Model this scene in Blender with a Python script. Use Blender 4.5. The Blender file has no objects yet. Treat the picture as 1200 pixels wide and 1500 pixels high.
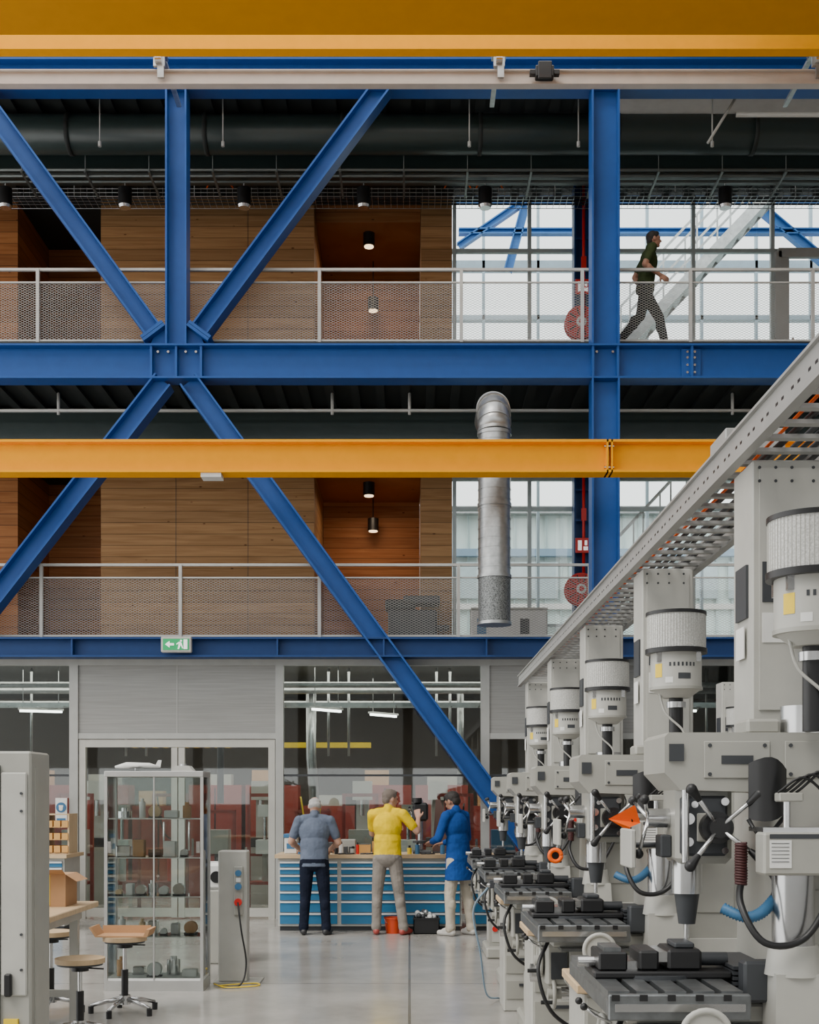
import bpy, math, random
import numpy as np
from mathutils import Vector, Matrix
random.seed(4)
S=bpy.context.scene
COL=S.collection
# ------------------------------------------------------------ materials
MATS={}
def mat(name,col,rough=0.5,metal=0.0,var=0.06,scale=6.0,bump=0.0,bscale=60.0,emit=0.0,stretch=None,spec=None):
    if name in MATS: return MATS[name]
    m=bpy.data.materials.new(name); m.use_nodes=True
    nt=m.node_tree; b=nt.nodes['Principled BSDF']
    tc=nt.nodes.new('ShaderNodeTexCoord'); mp=nt.nodes.new('ShaderNodeMapping')
    nt.links.new(tc.outputs['Object'],mp.inputs[0])
    if stretch: mp.inputs['Scale'].default_value=stretch
    n=nt.nodes.new('ShaderNodeTexNoise'); n.inputs['Scale'].default_value=scale; n.inputs['Detail'].default_value=5
    nt.links.new(mp.outputs[0],n.inputs['Vector'])
    r=nt.nodes.new('ShaderNodeValToRGB')
    r.color_ramp.elements[0].position=0.3; r.color_ramp.elements[1].position=0.7
    r.color_ramp.elements[0].color=(*[max(0,c*(1-var)) for c in col],1)
    r.color_ramp.elements[1].color=(*[min(1,c*(1+var)) for c in col],1)
    nt.links.new(n.outputs['Fac'],r.inputs[0]); nt.links.new(r.outputs[0],b.inputs['Base Color'])
    b.inputs['Roughness'].default_value=rough; b.inputs['Metallic'].default_value=metal
    if spec is not None: b.inputs['Specular IOR Level'].default_value=spec
    if emit>0:
        b.inputs['Emission Color'].default_value=(*col,1); b.inputs['Emission Strength'].default_value=emit
    if bump>0:
        n2=nt.nodes.new('ShaderNodeTexNoise'); n2.inputs['Scale'].default_value=bscale
        nt.links.new(mp.outputs[0],n2.inputs['Vector'])
        bp=nt.nodes.new('ShaderNodeBump'); bp.inputs['Strength'].default_value=bump; bp.inputs['Distance'].default_value=0.02
        nt.links.new(n2.outputs['Fac'],bp.inputs['Height']); nt.links.new(bp.outputs[0],b.inputs['Normal'])
    MATS[name]=m; return m
def wood(name,c1,c2,plank=0.19,rough=0.55,axis='Z'):
    m=bpy.data.materials.new(name); m.use_nodes=True; nt=m.node_tree; b=nt.nodes['Principled BSDF']
    tc=nt.nodes.new('ShaderNodeTexCoord'); mp=nt.nodes.new('ShaderNodeMapping'); mp.inputs['Scale'].default_value=(0.6,0.6,14)
    nt.links.new(tc.outputs['Object'],mp.inputs[0])
    n=nt.nodes.new('ShaderNodeTexNoise'); n.inputs['Scale'].default_value=1.6; n.inputs['Detail'].default_value=8; n.inputs['Distortion'].default_value=0.8
    nt.links.new(mp.outputs[0],n.inputs['Vector'])
    r=nt.nodes.new('ShaderNodeValToRGB'); r.color_ramp.elements[0].position=0.3; r.color_ramp.elements[1].position=0.72
    r.color_ramp.elements[0].color=(*c1,1); r.color_ramp.elements[1].color=(*c2,1); nt.links.new(n.outputs['Fac'],r.inputs[0])
    sx=nt.nodes.new('ShaderNodeSeparateXYZ'); nt.links.new(tc.outputs['Object'],sx.inputs[0])
    dv=nt.nodes.new('ShaderNodeMath'); dv.operation='DIVIDE'; dv.inputs[1].default_value=plank; nt.links.new(sx.outputs[2],dv.inputs[0])
    fl=nt.nodes.new('ShaderNodeMath'); fl.operation='FLOOR'; nt.links.new(dv.outputs[0],fl.inputs[0])
    wn=nt.nodes.new('ShaderNodeTexWhiteNoise'); wn.noise_dimensions='1D'; nt.links.new(fl.outputs[0],wn.inputs['W'])
    fr=nt.nodes.new('ShaderNodeMath'); fr.operation='FRACT'; nt.links.new(dv.outputs[0],fr.inputs[0])
    gt=nt.nodes.new('ShaderNodeMath'); gt.operation='GREATER_THAN'; gt.inputs[1].default_value=0.07; nt.links.new(fr.outputs[0],gt.inputs[0])
    mr=nt.nodes.new('ShaderNodeMapRange'); mr.inputs['To Min'].default_value=0.76; mr.inputs['To Max'].default_value=1.18; nt.links.new(wn.outputs['Value'],mr.inputs['Value'])
    mr2=nt.nodes.new('ShaderNodeMapRange'); mr2.inputs['To Min'].default_value=0.5; mr2.inputs['To Max'].default_value=1.0; nt.links.new(gt.outputs[0],mr2.inputs['Value'])
    mu=nt.nodes.new('ShaderNodeMath'); mu.operation='MULTIPLY'; nt.links.new(mr.outputs[0],mu.inputs[0]); nt.links.new(mr2.outputs[0],mu.inputs[1])
    vm=nt.nodes.new('ShaderNodeVectorMath'); vm.operation='SCALE'; nt.links.new(r.outputs[0],vm.inputs[0]); nt.links.new(mu.outputs[0],vm.inputs['Scale'])
    vo=nt.nodes.new('ShaderNodeTexVoronoi'); vo.inputs['Scale'].default_value=3.0; mp2=nt.nodes.new('ShaderNodeMapping'); mp2.inputs['Scale'].default_value=(1,1,2)
    nt.links.new(tc.outputs['Object'],mp2.inputs[0]); nt.links.new(mp2.outputs[0],vo.inputs['Vector'])
    kr=nt.nodes.new('ShaderNodeValToRGB'); kr.color_ramp.elements[0].position=0.04; kr.color_ramp.elements[1].position=0.10
    kr.color_ramp.elements[0].color=(0.35,0.25,0.2,1); kr.color_ramp.elements[1].color=(1,1,1,1); nt.links.new(vo.outputs['Distance'],kr.inputs[0])
    mm=nt.nodes.new('ShaderNodeVectorMath'); mm.operation='MULTIPLY'; nt.links.new(vm.outputs[0],mm.inputs[0]); nt.links.new(kr.outputs[0],mm.inputs[1])
    nt.links.new(mm.outputs[0],b.inputs['Base Color']); b.inputs['Roughness'].default_value=rough; b.inputs['Specular IOR Level'].default_value=0.2
    MATS[name]=m; return m
def glass(name,tint=(0.9,0.95,0.94),refl=1.0,ior=1.5):
    m=bpy.data.materials.new(name); m.use_nodes=True; nt=m.node_tree; nt.nodes.clear()
    o=nt.nodes.new('ShaderNodeOutputMaterial'); mx=nt.nodes.new('ShaderNodeMixShader')
    t=nt.nodes.new('ShaderNodeBsdfTransparent'); t.inputs[0].default_value=(*tint,1)
    g=nt.nodes.new('ShaderNodeBsdfGlossy'); g.inputs['Roughness'].default_value=0.02
    f=nt.nodes.new('ShaderNodeFresnel'); f.inputs[0].default_value=ior
    mu=nt.nodes.new('ShaderNodeMath'); mu.operation='MULTIPLY'; mu.inputs[1].default_value=refl; mu.use_clamp=True
    nt.links.new(f.outputs[0],mu.inputs[0]); nt.links.new(mu.outputs[0],mx.inputs[0])
    nt.links.new(t.outputs[0],mx.inputs[1]); nt.links.new(g.outputs[0],mx.inputs[2]); nt.links.new(mx.outputs[0],o.inputs[0])
    MATS[name]=m; return m
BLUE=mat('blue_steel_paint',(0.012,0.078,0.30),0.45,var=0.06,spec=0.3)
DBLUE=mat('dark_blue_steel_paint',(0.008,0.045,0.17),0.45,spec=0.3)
YEL=mat('crane_yellow_paint',(0.88,0.37,0.0),0.6,var=0.03,spec=0.1)
YEL_SHADE=mat('crane_yellow_shaded',(0.55,0.235,0.0),0.6,var=0.03,spec=0.1)  # crane yellow darkened: the near girder's shade is put into the colour
GREY=mat('machine_grey_paint',(0.36,0.355,0.32),0.36,var=0.06)
LGREY=mat('light_grey_paint',(0.46,0.455,0.42),0.45)
DGREY=mat('dark_grey_plastic',(0.04,0.044,0.05),0.5)
BLACK=mat('black_rubber',(0.010,0.010,0.011),0.4)
DARKC=mat('dark_ceiling_paint',(0.018,0.023,0.022),0.7)
DUCTD=mat('dark_duct_insulation',(0.026,0.042,0.040),0.38,bump=0.15,bscale=8)
PIPEG=mat('grey_conduit',(0.16,0.18,0.175),0.4,metal=0.4)
GALV=mat('galvanised_steel',(0.45,0.46,0.46),0.35,metal=0.85,var=0.15,scale=14)
STEEL=mat('bright_steel',(0.6,0.6,0.6),0.22,metal=0.95)
DSTEEL=mat('oiled_steel',(0.20,0.21,0.215),0.35,metal=0.8,var=0.2,scale=20)
RAILM=mat('rail_light_paint',(0.45,0.45,0.43),0.45)
PANEL=mat('grey_panel',(0.27,0.27,0.26),0.6,var=0.12,scale=3,stretch=(0.5,1,18))
FRAME=mat('frame_grey',(0.38,0.385,0.37),0.5)
WHITE=mat('white_paint',(0.7,0.7,0.68),0.5)
WHITEP=mat('white_paper',(0.75,0.75,0.73),0.8)
RED=mat('red_paint',(0.60,0.012,0.008),0.4)
MAROON=mat('maroon_lockers',(0.24,0.035,0.024),0.5)
ORANGE=mat('orange_plastic',(0.95,0.13,0.005),0.45,spec=0.2)
GREEN=mat('sign_green',(0.0,0.32,0.10),0.4,emit=0.4)
SIGNW=mat('sign_white',(0.9,0.9,0.9),0.4,emit=0.6)
BENCHB=mat('bench_blue',(0.022,0.15,0.30),0.45)
HOSEB=mat('blue_hose',(0.04,0.15,0.30),0.5)
CARD=mat('cardboard',(0.46,0.26,0.13),0.85)
PLY=mat('birch_plywood',(0.58,0.42,0.25),0.5,var=0.1,scale=5,stretch=(1,8,1))
HON=mat('honey_wood',(0.6,0.33,0.1),0.6)
YLAB=mat('yellow_label',(0.85,0.60,0.02),0.5)
FILT=mat('filter_mesh_white',(0.55,0.55,0.53),0.7,var=0.3,scale=160)
LAMP=mat('fluorescent_tube',(1,0.97,0.9),0.4,emit=9)
LAMPW=mat('warm_lamp_lens',(1,0.72,0.42),0.4,emit=3)
OUTP=mat('outside_panel_pale',(0.60,0.72,0.70),0.5,var=0.04,scale=2,stretch=(4,1,0.2))
WOOD=wood('spruce_panel_wood',(0.33,0.165,0.065),(0.50,0.28,0.125))
WOODO=wood('larch_panel_wood',(0.33,0.115,0.035),(0.48,0.20,0.07))
GL=glass('clear_glass',(0.95,0.98,0.98)); GLW=glass('window_glass',(0.82,0.87,0.86),1.7); GLC=glass('cabinet_glass',(0.94,0.97,0.96),1.2)
def concrete():
    m=bpy.data.materials.new('polished_concrete'); m.use_nodes=True; nt=m.node_tree; b=nt.nodes['Principled BSDF']
    tc=nt.nodes.new('ShaderNodeTexCoord')
    n=nt.nodes.new('ShaderNodeTexNoise'); n.inputs['Scale'].default_value=0.9; n.inputs['Detail'].default_value=9; n.inputs['Roughness'].default_value=0.65
    nt.links.new(tc.outputs['Object'],n.inputs['Vector'])
    r=nt.nodes.new('ShaderNodeValToRGB'); r.color_ramp.elements[0].position=0.3; r.color_ramp.elements[1].position=0.72
    r.color_ramp.elements[0].color=(0.27,0.26,0.24,1); r.color_ramp.elements[1].color=(0.45,0.435,0.405,1)
    nt.links.new(n.outputs['Fac'],r.inputs[0])
    br=nt.nodes.new('ShaderNodeTexBrick'); br.offset=0.0; br.inputs['Scale'].default_value=1.0; br.inputs['Mortar Size'].default_value=0.012
    br.inputs['Brick Width'].default_value=5.0; br.inputs['Row Height'].default_value=5.55; br.inputs['Color1'].default_value=(1,1,1,1); br.inputs['Color2'].default_value=(0.96,0.96,0.96,1); br.inputs['Mortar'].default_value=(0.4,0.4,0.4,1)
    nt.links.new(tc.outputs['Object'],br.inputs['Vector'])
    mm=nt.nodes.new('ShaderNodeVectorMath'); mm.operation='MULTIPLY'; nt.links.new(r.outputs[0],mm.inputs[0]); nt.links.new(br.outputs['Color'],mm.inputs[1])
    nt.links.new(mm.outputs[0],b.inputs['Base Color'])
    n2=nt.nodes.new('ShaderNodeTexNoise'); n2.inputs['Scale'].default_value=2.2; n2.inputs['Detail'].default_value=6; nt.links.new(tc.outputs['Object'],n2.inputs['Vector'])
    mr=nt.nodes.new('ShaderNodeMapRange'); mr.inputs['To Min'].default_value=0.05; mr.inputs['To Max'].default_value=0.28; nt.links.new(n2.outputs['Fac'],mr.inputs['Value'])
    nt.links.new(mr.outputs[0],b.inputs['Roughness']); return m
CONC=concrete()
# ------------------------------------------------------------ mesh builder
class MB:
    def __init__(s): s.v=[]; s.f=[]; s.m=[]; s.sm=[]; s.mats=[]
    def mi(s,m):
        if m not in s.mats: s.mats.append(m)
        return s.mats.index(m)
    def add(s,vs,fs,m,smooth=False):
        o=len(s.v); s.v+= [tuple(v) for v in vs]; k=s.mi(m)
        for f in fs: s.f.append([i+o for i in f]); s.m.append(k); s.sm.append(smooth)
    def box(s,x0,x1,y0,y1,z0,z1,m,ch=0.0):
        if ch<=0:
            vs=[(x0,y0,z0),(x1,y0,z0),(x1,y1,z0),(x0,y1,z0),(x0,y0,z1),(x1,y0,z1),(x1,y1,z1),(x0,y1,z1)]
            s.add(vs,[(0,3,2,1),(4,5,6,7),(0,1,5,4),(1,2,6,5),(2,3,7,6),(3,0,4,7)],m)
        else:
            P=[]
            c=ch
            for x,sx in ((x0,1),(x1,-1)):
                for y,sy in ((y0,1),(y1,-1)):
                    for z,sz in ((z0,1),(z1,-1)):
                        P.append((x,y,z,sx,sy,sz))
            vs=[]
            for (x,y,z,a,b,d) in P: vs+= [(x,y+b*c,z+d*c),(x+a*c,y,z+d*c),(x+a*c,y+b*c,z)]
            idx=lambda i,j,k,t:(i*4+j*2+k)*3+t
            F=[]
            for i in (0,1): q=[idx(i,0,0,0),idx(i,0,1,0),idx(i,1,1,0),idx(i,1,0,0)]; F.append(q if i==0 else q[::-1])
            for j in (0,1): q=[idx(0,j,0,1),idx(1,j,0,1),idx(1,j,1,1),idx(0,j,1,1)]; F.append(q if j==0 else q[::-1])
            for k in (0,1): q=[idx(0,0,k,2),idx(0,1,k,2),idx(1,1,k,2),idx(1,0,k,2)]; F.append(q if k==0 else q[::-1])
            for i in (0,1):
                for j in (0,1): F.append([idx(i,j,0,0),idx(i,j,1,0),idx(i,j,1,1),idx(i,j,0,1)])
            for i in (0,1):
                for k in (0,1): F.append([idx(i,0,k,0),idx(i,1,k,0),idx(i,1,k,2),idx(i,0,k,2)])
            for j in (0,1):
                for k in (0,1): F.append([idx(0,j,k,1),idx(1,j,k,1),idx(1,j,k,2),idx(0,j,k,2)])
            for i in (0,1):
                for j in (0,1):
                    for k in (0,1): F.append([idx(i,j,k,0),idx(i,j,k,1),idx(i,j,k,2)])
            s.add(vs,F,m)
    def obox(s,c,u,v,w,hu,hv,hw,m):
        c=Vector(c); vs=[]
        for a in (-1,1):
            for b in (-1,1):
                for d in (-1,1): vs.append(c+u*hu*a+v*hv*b+w*hw*d)
        s.add(vs,[(0,1,3,2),(4,6,7,5),(0,4,5,1),(2,3,7,6),(0,2,6,4),(1,5,7,3)],m)
    def ibeam(s,p0,p1,h,b,m,tw=0.02,tf=0.025):
        p0=Vector(p0); p1=Vector(p1); u=(p1-p0); L=u.length; u.normalize(); w=Vector((0,1,0))
        if abs(u.dot(w))>0.9: w=Vector((1,0,0))
        v=w.cross(u).normalized(); c=(p0+p1)/2
        s.obox(c,u,v,w,L/2,h/2-tf/2,tw/2,m)
        s.obox(c+v*(h/2-tf/2),u,v,w,L/2,tf/2,b/2,m); s.obox(c-v*(h/2-tf/2),u,v,w,L/2,tf/2,b/2,m)
    def cyl(s,p0,p1,r0,m,r1=None,seg=20,caps=True):
        if r1 is None: r1=r0
        p0=Vector(p0); p1=Vector(p1); d=(p1-p0).normalized()
        a=d.orthogonal().normalized(); b=d.cross(a)
        A=[p0+(a*math.cos(t)+b*math.sin(t))*r0 for t in [2*math.pi*i/seg for i in range(seg)]]
        B=[p1+(a*math.cos(t)+b*math.sin(t))*r1 for t in [2*math.pi*i/seg for i in range(seg)]]
        s.add(A+B,[(i,(i+1)%seg,seg+(i+1)%seg,seg+i) for i in range(seg)],m,True)
        if caps:
            s.add(A,[list(range(seg))[::-1]],m); s.add(B,[list(range(seg))],m)
    def tube(s,pts,r,m,seg=8):
        pts=[Vector(p) for p in pts]; rings=[]; n=len(pts); a=None
        for i,p in enumerate(pts):
            d=(pts[min(i+1,n-1)]-pts[max(i-1,0)]).normalized()
            if a is None: a=d.orthogonal().normalized()
            else: a=(a-d*a.dot(d)).normalized()
            b=d.cross(a); rr=r[i] if isinstance(r,(list,tuple)) else r
            rings+= [p+(a*math.cos(t)+b*math.sin(t))*rr for t in [2*math.pi*k/seg for k in range(seg)]]
        F=[(i*seg+k,i*seg+(k+1)%seg,(i+1)*seg+(k+1)%seg,(i+1)*seg+k) for i in range(n-1) for k in range(seg)]
        F.append(list(range(seg))[::-1]); F.append([ (n-1)*seg+k for k in range(seg)])
        s.add(rings,F,m,True)
    def curve(s,ctrl,r,m,n=24,seg=8):
        P=[Vector(p) for p in ctrl]; P=[P[0]*2-P[1]]+P+[P[-1]*2-P[-2]]; out=[]
        k=len(P)-3
        for j in range(k):
            for i in range(n//k+1):
                t=i/(n//k+1); a,b,c,d=P[j:j+4]
                out.append(0.5*((2*b)+(c-a)*t+(2*a-5*b+4*c-d)*t*t+(3*b-a-3*c+d)*t**3))
        out.append(P[-2]); s.tube(out,r,m,seg)
    def sph(s,c,r,m,seg=14,rings=9,sc=(1,1,1)):
        c=Vector(c); vs=[c+Vector((0,0,-r*sc[2]))]
        for i in range(1,rings):
            t=math.pi*i/rings-math.pi/2
            for k in range(seg):
                p=2*math.pi*k/seg; vs.append(c+Vector((r*sc[0]*math.cos(t)*math.cos(p),r*sc[1]*math.cos(t)*math.sin(p),r*sc[2]*math.sin(t))))
        vs.append(c+Vector((0,0,r*sc[2]))); F=[]
        for k in range(seg): F.append((0,1+(k+1)%seg,1+k))
        for i in range(rings-2):
            for k in range(seg): a=1+i*seg; F.append((a+k,a+(k+1)%seg,a+seg+(k+1)%seg,a+seg+k))
        a=1+(rings-2)*seg
        for k in range(seg): F.append((a+k,a+(k+1)%seg,len(vs)-1))
        s.add(vs,F,m,True)
    def prism(s,poly,y0,y1,m):
        n=len(poly); A=[(x,y0,z) for x,z in poly]; B=[(x,y1,z) for x,z in poly]
        s.add(A+B,[list(range(n))[::-1],list(range(n,2*n))]+[(i,(i+1)%n,n+(i+1)%n,n+i) for i in range(n)],m)
    def mesh(s,name):
        me=bpy.data.meshes.new(name); me.from_pydata(s.v,[],s.f)
        for m in s.mats: me.materials.append(m)
        me.polygons.foreach_set('material_index',s.m); me.polygons.foreach_set('use_smooth',s.sm); me.update(); return me
    def obj(s,name,loc=(0,0,0),bevel=0.0,rot=0.0):
        o=bpy.data.objects.new(name,s.mesh(name)); COL.objects.link(o); o.location=loc; o.rotation_euler[2]=rot
        return o
def inst(o,name,loc,rot=0.0):
    n=bpy.data.objects.new(name,o.data); COL.objects.link(n); n.location=loc; n.rotation_euler[2]=rot
    return n
# ------------------------------------------------------------ shell
b=MB(); b.box(-13,13,-3.4,26,-0.2,0,CONC); b.obj('floor')
BLOCKW=mat('light_blocker_render',(0.30,0.30,0.29),0.8)  # surface of the added out-of-view light blockers
b=MB(); b.box(13,13.3,-3.4,24,0,13.4,BLOCKW); b.obj('light_block_wall_right')  # unseen wall added to cut sky light from the right
b=MB()
b.box(-13,13,-3.4,-3.2,0,1.5,BLOCKW); b.box(-13,13,-3.4,-3.2,2.6,7.2,BLOCKW); b.box(-13,13,-3.4,-3.2,11.8,13.4,BLOCKW)
for i in range(9): b.box(-13+i*3.2,-12.7+i*3.2,-3.4,-3.2,0,13.4,BLOCKW)
b.obj('light_shaping_wall_front')  # unseen wall added behind camera; openings shape frontal light and glass reflections
b=MB(); b.box(3.0,13,-3.4,16.4,13.2,13.5,BLOCKW)
for y in (-1,3,7,11,15): b.ibeam((-13,y,13.1),(13,y,13.1),0.4,0.2,BLOCKW)
b.obj('light_block_half_roof')  # unseen half roof added so daylight comes from upper left
b=MB(); b.box(-12,9.5,17.18,24,3.62,3.9,DARKC); b.obj('floor_gallery_lower')
b=MB(); b.box(-12,9.5,17.02,20.5,7.52,8.0,DARKC)
for i in range(60):
    x=-12+i*0.36; b.box(x,x+0.12,17.04,20.48,7.46,7.52,DARKC)
b.box(-12,0.72,20.5,24,7.42,8.0,DARKC); b.obj('floor_gallery_upper')
b=MB(); b.box(-12,9.5,17.02,20.6,11.78,12.1,DARKC)
for i in range(60):
    x=-12+i*0.36; b.box(x,x+0.14,17.04,20.5,11.72,11.78,DARKC)
b.box(-12,0.72,20.6,24,11.72,12.1,DARKC)
b.box(3.0,9.5,17.04,18.6,11.60,11.71,WHITE)
b.obj('ceiling')
def timber(z0,z1,name):
    b=MB()
    b.box(-12,-5.15,22.5,22.6,z0,z1,WOODO)
    b.box(-7.0,-6.6,20.7,22.5,z0,z1,WOODO)
    b.box(-5.15,-1.59,20.5,23.0,z0,z1,WOOD)
    b.box(-1.585,0.185,22.6,22.7,z0,z1,WOODO)
    b.box(-1.585,0.185,20.8,22.6,z1-0.30,z1,WOODO)
    b.box(0.19,0.71,20.5,23.0,z0,z1,WOOD)
    for x in (-3.9,-2.7): b.box(x,x+0.006,20.496,20.5,z0,z1,DGREY)
    b.obj(name)
timber(3.9,7.42,'wall_timber_lower'); timber(8.0,11.72,'wall_timber_upper')
# ------------------------------------------------------------ blue truss
b=MB(); Y=16.85
b.ibeam((-12,Y,7.625),(9.5,Y,7.625),0.47,0.30,BLUE,tw=0.02)
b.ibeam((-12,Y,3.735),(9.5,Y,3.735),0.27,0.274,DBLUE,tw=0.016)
b.ibeam((-12,Y,11.55),(9.5,Y,11.55),0.40,0.296,BLUE,tw=0.018)
b.ibeam((-3.18,Y,7.86),(-3.18,Y,11.36),0.29,0.284,BLUE,tw=0.022)
b.ibeam((2.67,Y,0),(2.67,Y,7.388),0.38,0.304,BLUE,tw=0.024)
b.ibeam((2.67,Y,7.862),(2.67,Y,11.6),0.38,0.304,BLUE,tw=0.024)
b.ibeam((-3.47,Y,8.02),(-5.98,Y,11.45),0.25,0.262,BLUE,tw=0.026)
b.ibeam((-2.90,Y,8.02),(-0.30,Y,11.50),0.25,0.266,BLUE,tw=0.027)
b.ibeam((-3.02,Y,7.385),(2.30,Y,0.1),0.27,0.286,BLUE,tw=0.028)
b.ibeam((-3.36,Y,7.383),(-8.9,Y,0.28),0.27,0.282,BLUE,tw=0.029)
for x in (-3.52,-3.18,-2.84,2.5,2.84,3.85): b.box(x-0.015,x+0.015,16.722,16.978,7.41,7.84,BLUE)
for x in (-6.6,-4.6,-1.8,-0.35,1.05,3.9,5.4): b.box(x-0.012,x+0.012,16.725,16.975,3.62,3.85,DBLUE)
for sx in (-1,1):
    u=Vector((sx*0.593,0,0.805)); v=Vector((-sx*0.805,0,0.593)); c=Vector((-3.18+sx*0.30,Y,8.02))
    b.obox(c,u,v,Vector((0,1,0)),0.02,0.18,0.15,BLUE); b.obox(c+u*0.045,u,v,Vector((0,1,0)),0.02,0.18,0.151,BLUE)
    b.prism([(-3.18+sx*0.12,7.86),(-3.18+sx*0.38,7.86),(-3.18+sx*0.30,8.05),(-3.18+sx*0.14,8.12)][::(1 if sx>0 else -1)],16.82,16.88,BLUE)
    for k in (-0.11,0.11):
        b.cyl(c+u*0.06+v*k+Vector((0,-0.08,0)),c+u*0.10+v*k+Vector((0,-0.08,0)),0.022,BLUE,seg=6)
for x in (3.80,3.90,2.56,2.78,-3.44,-3.3,-3.06,-2.92):
    for z in ([7.5,7.6,7.7,7.78] if x>3 else [7.78]): b.cyl((x,16.79,z),(x,16.83,z),0.018,STEEL,seg=6)
b.box(3.72,3.98,16.80,16.838,7.44,7.82,BLUE)
b.obj('blue_steel_truss')
def fire_column(z0,z1,zr,zs):
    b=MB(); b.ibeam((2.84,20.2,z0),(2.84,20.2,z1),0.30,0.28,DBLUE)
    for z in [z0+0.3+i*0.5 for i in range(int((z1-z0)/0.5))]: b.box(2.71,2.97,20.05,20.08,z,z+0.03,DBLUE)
    b.tube([(2.84,20.03,zr+0.2),(2.84,20.03,z1-0.05)],0.025,RED)
    b.box(2.80,2.88,20.0,20.04,z0+2.3,z0+2.5,RED)
    b.obj('blue_steel_column')
    r=MB(); c=Vector((2.76,19.85,zr))
    r.cyl(c+Vector((0,-0.12,0)),c+Vector((0,-0.09,0)),0.26,RED,seg=32); r.cyl(c+Vector((0,0.03,0)),c+Vector((0,0.06,0)),0.26,RED,seg=32)
    r.cyl(c+Vector((0,-0.09,0)),c+Vector((0,0.03,0)),0.19,BLACK,seg=32); r.cyl(c+Vector((0,-0.14,0)),c+Vector((0,-0.12,0)),0.08,WHITEP,seg=20); r.cyl(c+Vector((0,-0.16,0)),c+Vector((0,-0.14,0)),0.04,RED)
    for i in range(10):
        a=i*math.pi/5; r.obox(c+Vector((0.17*math.cos(a),-0.125,0.17*math.sin(a))),Vector((math.cos(a),0,math.sin(a))),Vector((-math.sin(a),0,math.cos(a))),Vector((0,1,0)),0.06,0.008,0.008,BLACK)
    r.cyl(c+Vector((0,0.06,0)),c+Vector((0,0.17,0)),0.05,DGREY)
    r.obj('fire_hose_reel')
    g=MB(); g.box(2.70,2.94,19.98,20.0,zs-0.12,zs+0.12,RED); g.box(2.74,2.80,19.975,19.98,zs-0.08,zs+0.08,SIGNW); g.box(2.83,2.90,19.975,19.98,zs-0.08,zs-0.02,SIGNW); g.box(2.85,2.89,19.975,19.98,zs,zs+0.08,SIGNW); g.obj('fire_hose_sign')
fire_column(8.0,11.72,9.33,10.0); fire_column(3.9,7.5,5.04,5.79)
# ------------------------------------------------------------ railings
MESHM=mat('expanded_mesh_steel',(0.36,0.36,0.34),0.5)
def railing(z0,posts,name):
    b=MB(); y=17.07; x0,x1=-10,9.4
    b.box(x0,x1,y-0.02,y+0.02,z0+1.0,z0+1.035,RAILM); b.box(x0,x1,y-0.012,y+0.012,z0+0.83,z0+0.85,RAILM); b.box(x0,x1,y-0.012,y+0.012,z0+0.02,z0+0.045,RAILM)
    for x in posts: b.box(x-0.022,x+0.022,y-0.035,y+0.015,z0,z0+1.02,RAILM)
    H=0.78; dx=0.068; sl=0.5; L=H/sl; w=0.0027
    n=int((x1-x0)/dx)
    for sgn in (1,-1):
        for i in range(-int(L/dx),n):
            a=x0+i*dx; e=a+L; za,zb=0.0,H
            if a<x0: za=(x0-a)*sl; a=x0
            if e>x1: zb=H-(e-x1)*sl; e=x1
            if zb<=za: continue
            if sgn<0: za,zb=H-za,H-zb
            zz=z0+0.045
            b.add([(a,y,zz+za-w),(e,y,zz+zb-w),(e,y,zz+zb+w),(a,y,zz+za+w)],[(0,1,2,3)],MESHM)
    b.obj(name)
railing(8.0,[-7.3,-5.16,-3.2,-1.25,0.72,2.4,3.9,5.6,7.4],'guard_railing')
railing(3.9,[-7.1,-5.11,-3.18,-1.25,0.68,2.5,4.6,6.5],'guard_railing.001')
def screen(z0,z1,name,tr):
    b=MB(); F=mat('screen_frame',(0.42,0.48,0.48),0.4)
    for x in (0.75,2.0,3.3,4.73,6.05,7.4,8.7): b.box(x-0.03,x+0.03,20.45,20.55,z0,z1,F)
    for z in tr: b.box(0.71,9.4,20.46,20.54,z-0.03,z+0.03,F)
    b.box(0.71,9.4,20.495,20.505,z0,z1,GL); b.obj(name)
screen(8.0,11.72,'window_1',[8.03,10.8,11.68]); screen(3.9,7.48,'window_2',[3.93,6.5,7.0])
b=MB()
for x in (6.12,7.05): b.box(x-0.05,x+0.05,20.36,20.44,8.0,10.75,FRAME)
b.box(6.12,7.05,20.36,20.44,10.65,10.8,FRAME); b.box(6.17,6.3,20.38,20.43,8.0,10.65,FRAME); b.box(6.3,7.0,20.38,20.43,8.0,8.2,FRAME); b.box(6.33,6.36,20.32,20.38,8.9,9.3,STEEL); b.obj('door_1')
# ------------------------------------------------------------ exterior
b=MB(); b.box(-4,22,34,34.3,0,9.6,OUTP)
for i in range(60): x=-4+i*0.43; b.box(x,x+0.04,33.94,34,5.0,9.6,mat('outside_rib',(0.42,0.52,0.52),0.5))
b.box(-4,22,33.8,34,8.35,8.55,mat('outside_band',(0.20,0.30,0.40),0.5)); b.box(-4,22,33.7,34,9.5,9.7,GALV); b.box(-4,22,33.9,34,6.9,7.05,WHITE)
for i in range(9): b.box(i*2.2,i*2.2+1.9,33.9,33.95,7.2,8.2,mat('outside_glazing',(0.45,0.55,0.58),0.15))
b.obj('neighbouring_building')
b=MB(); b.box(-14,24,26,50,-0.3,-0.02,LGREY); b.obj('ground_courtyard')
LB=mat('outside_blue_steel',(0.03,0.16,0.45),0.5)
b=MB()
b.ibeam((8.9,25,0),(8.9,25,13.6),0.25,0.25,LB)
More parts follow.
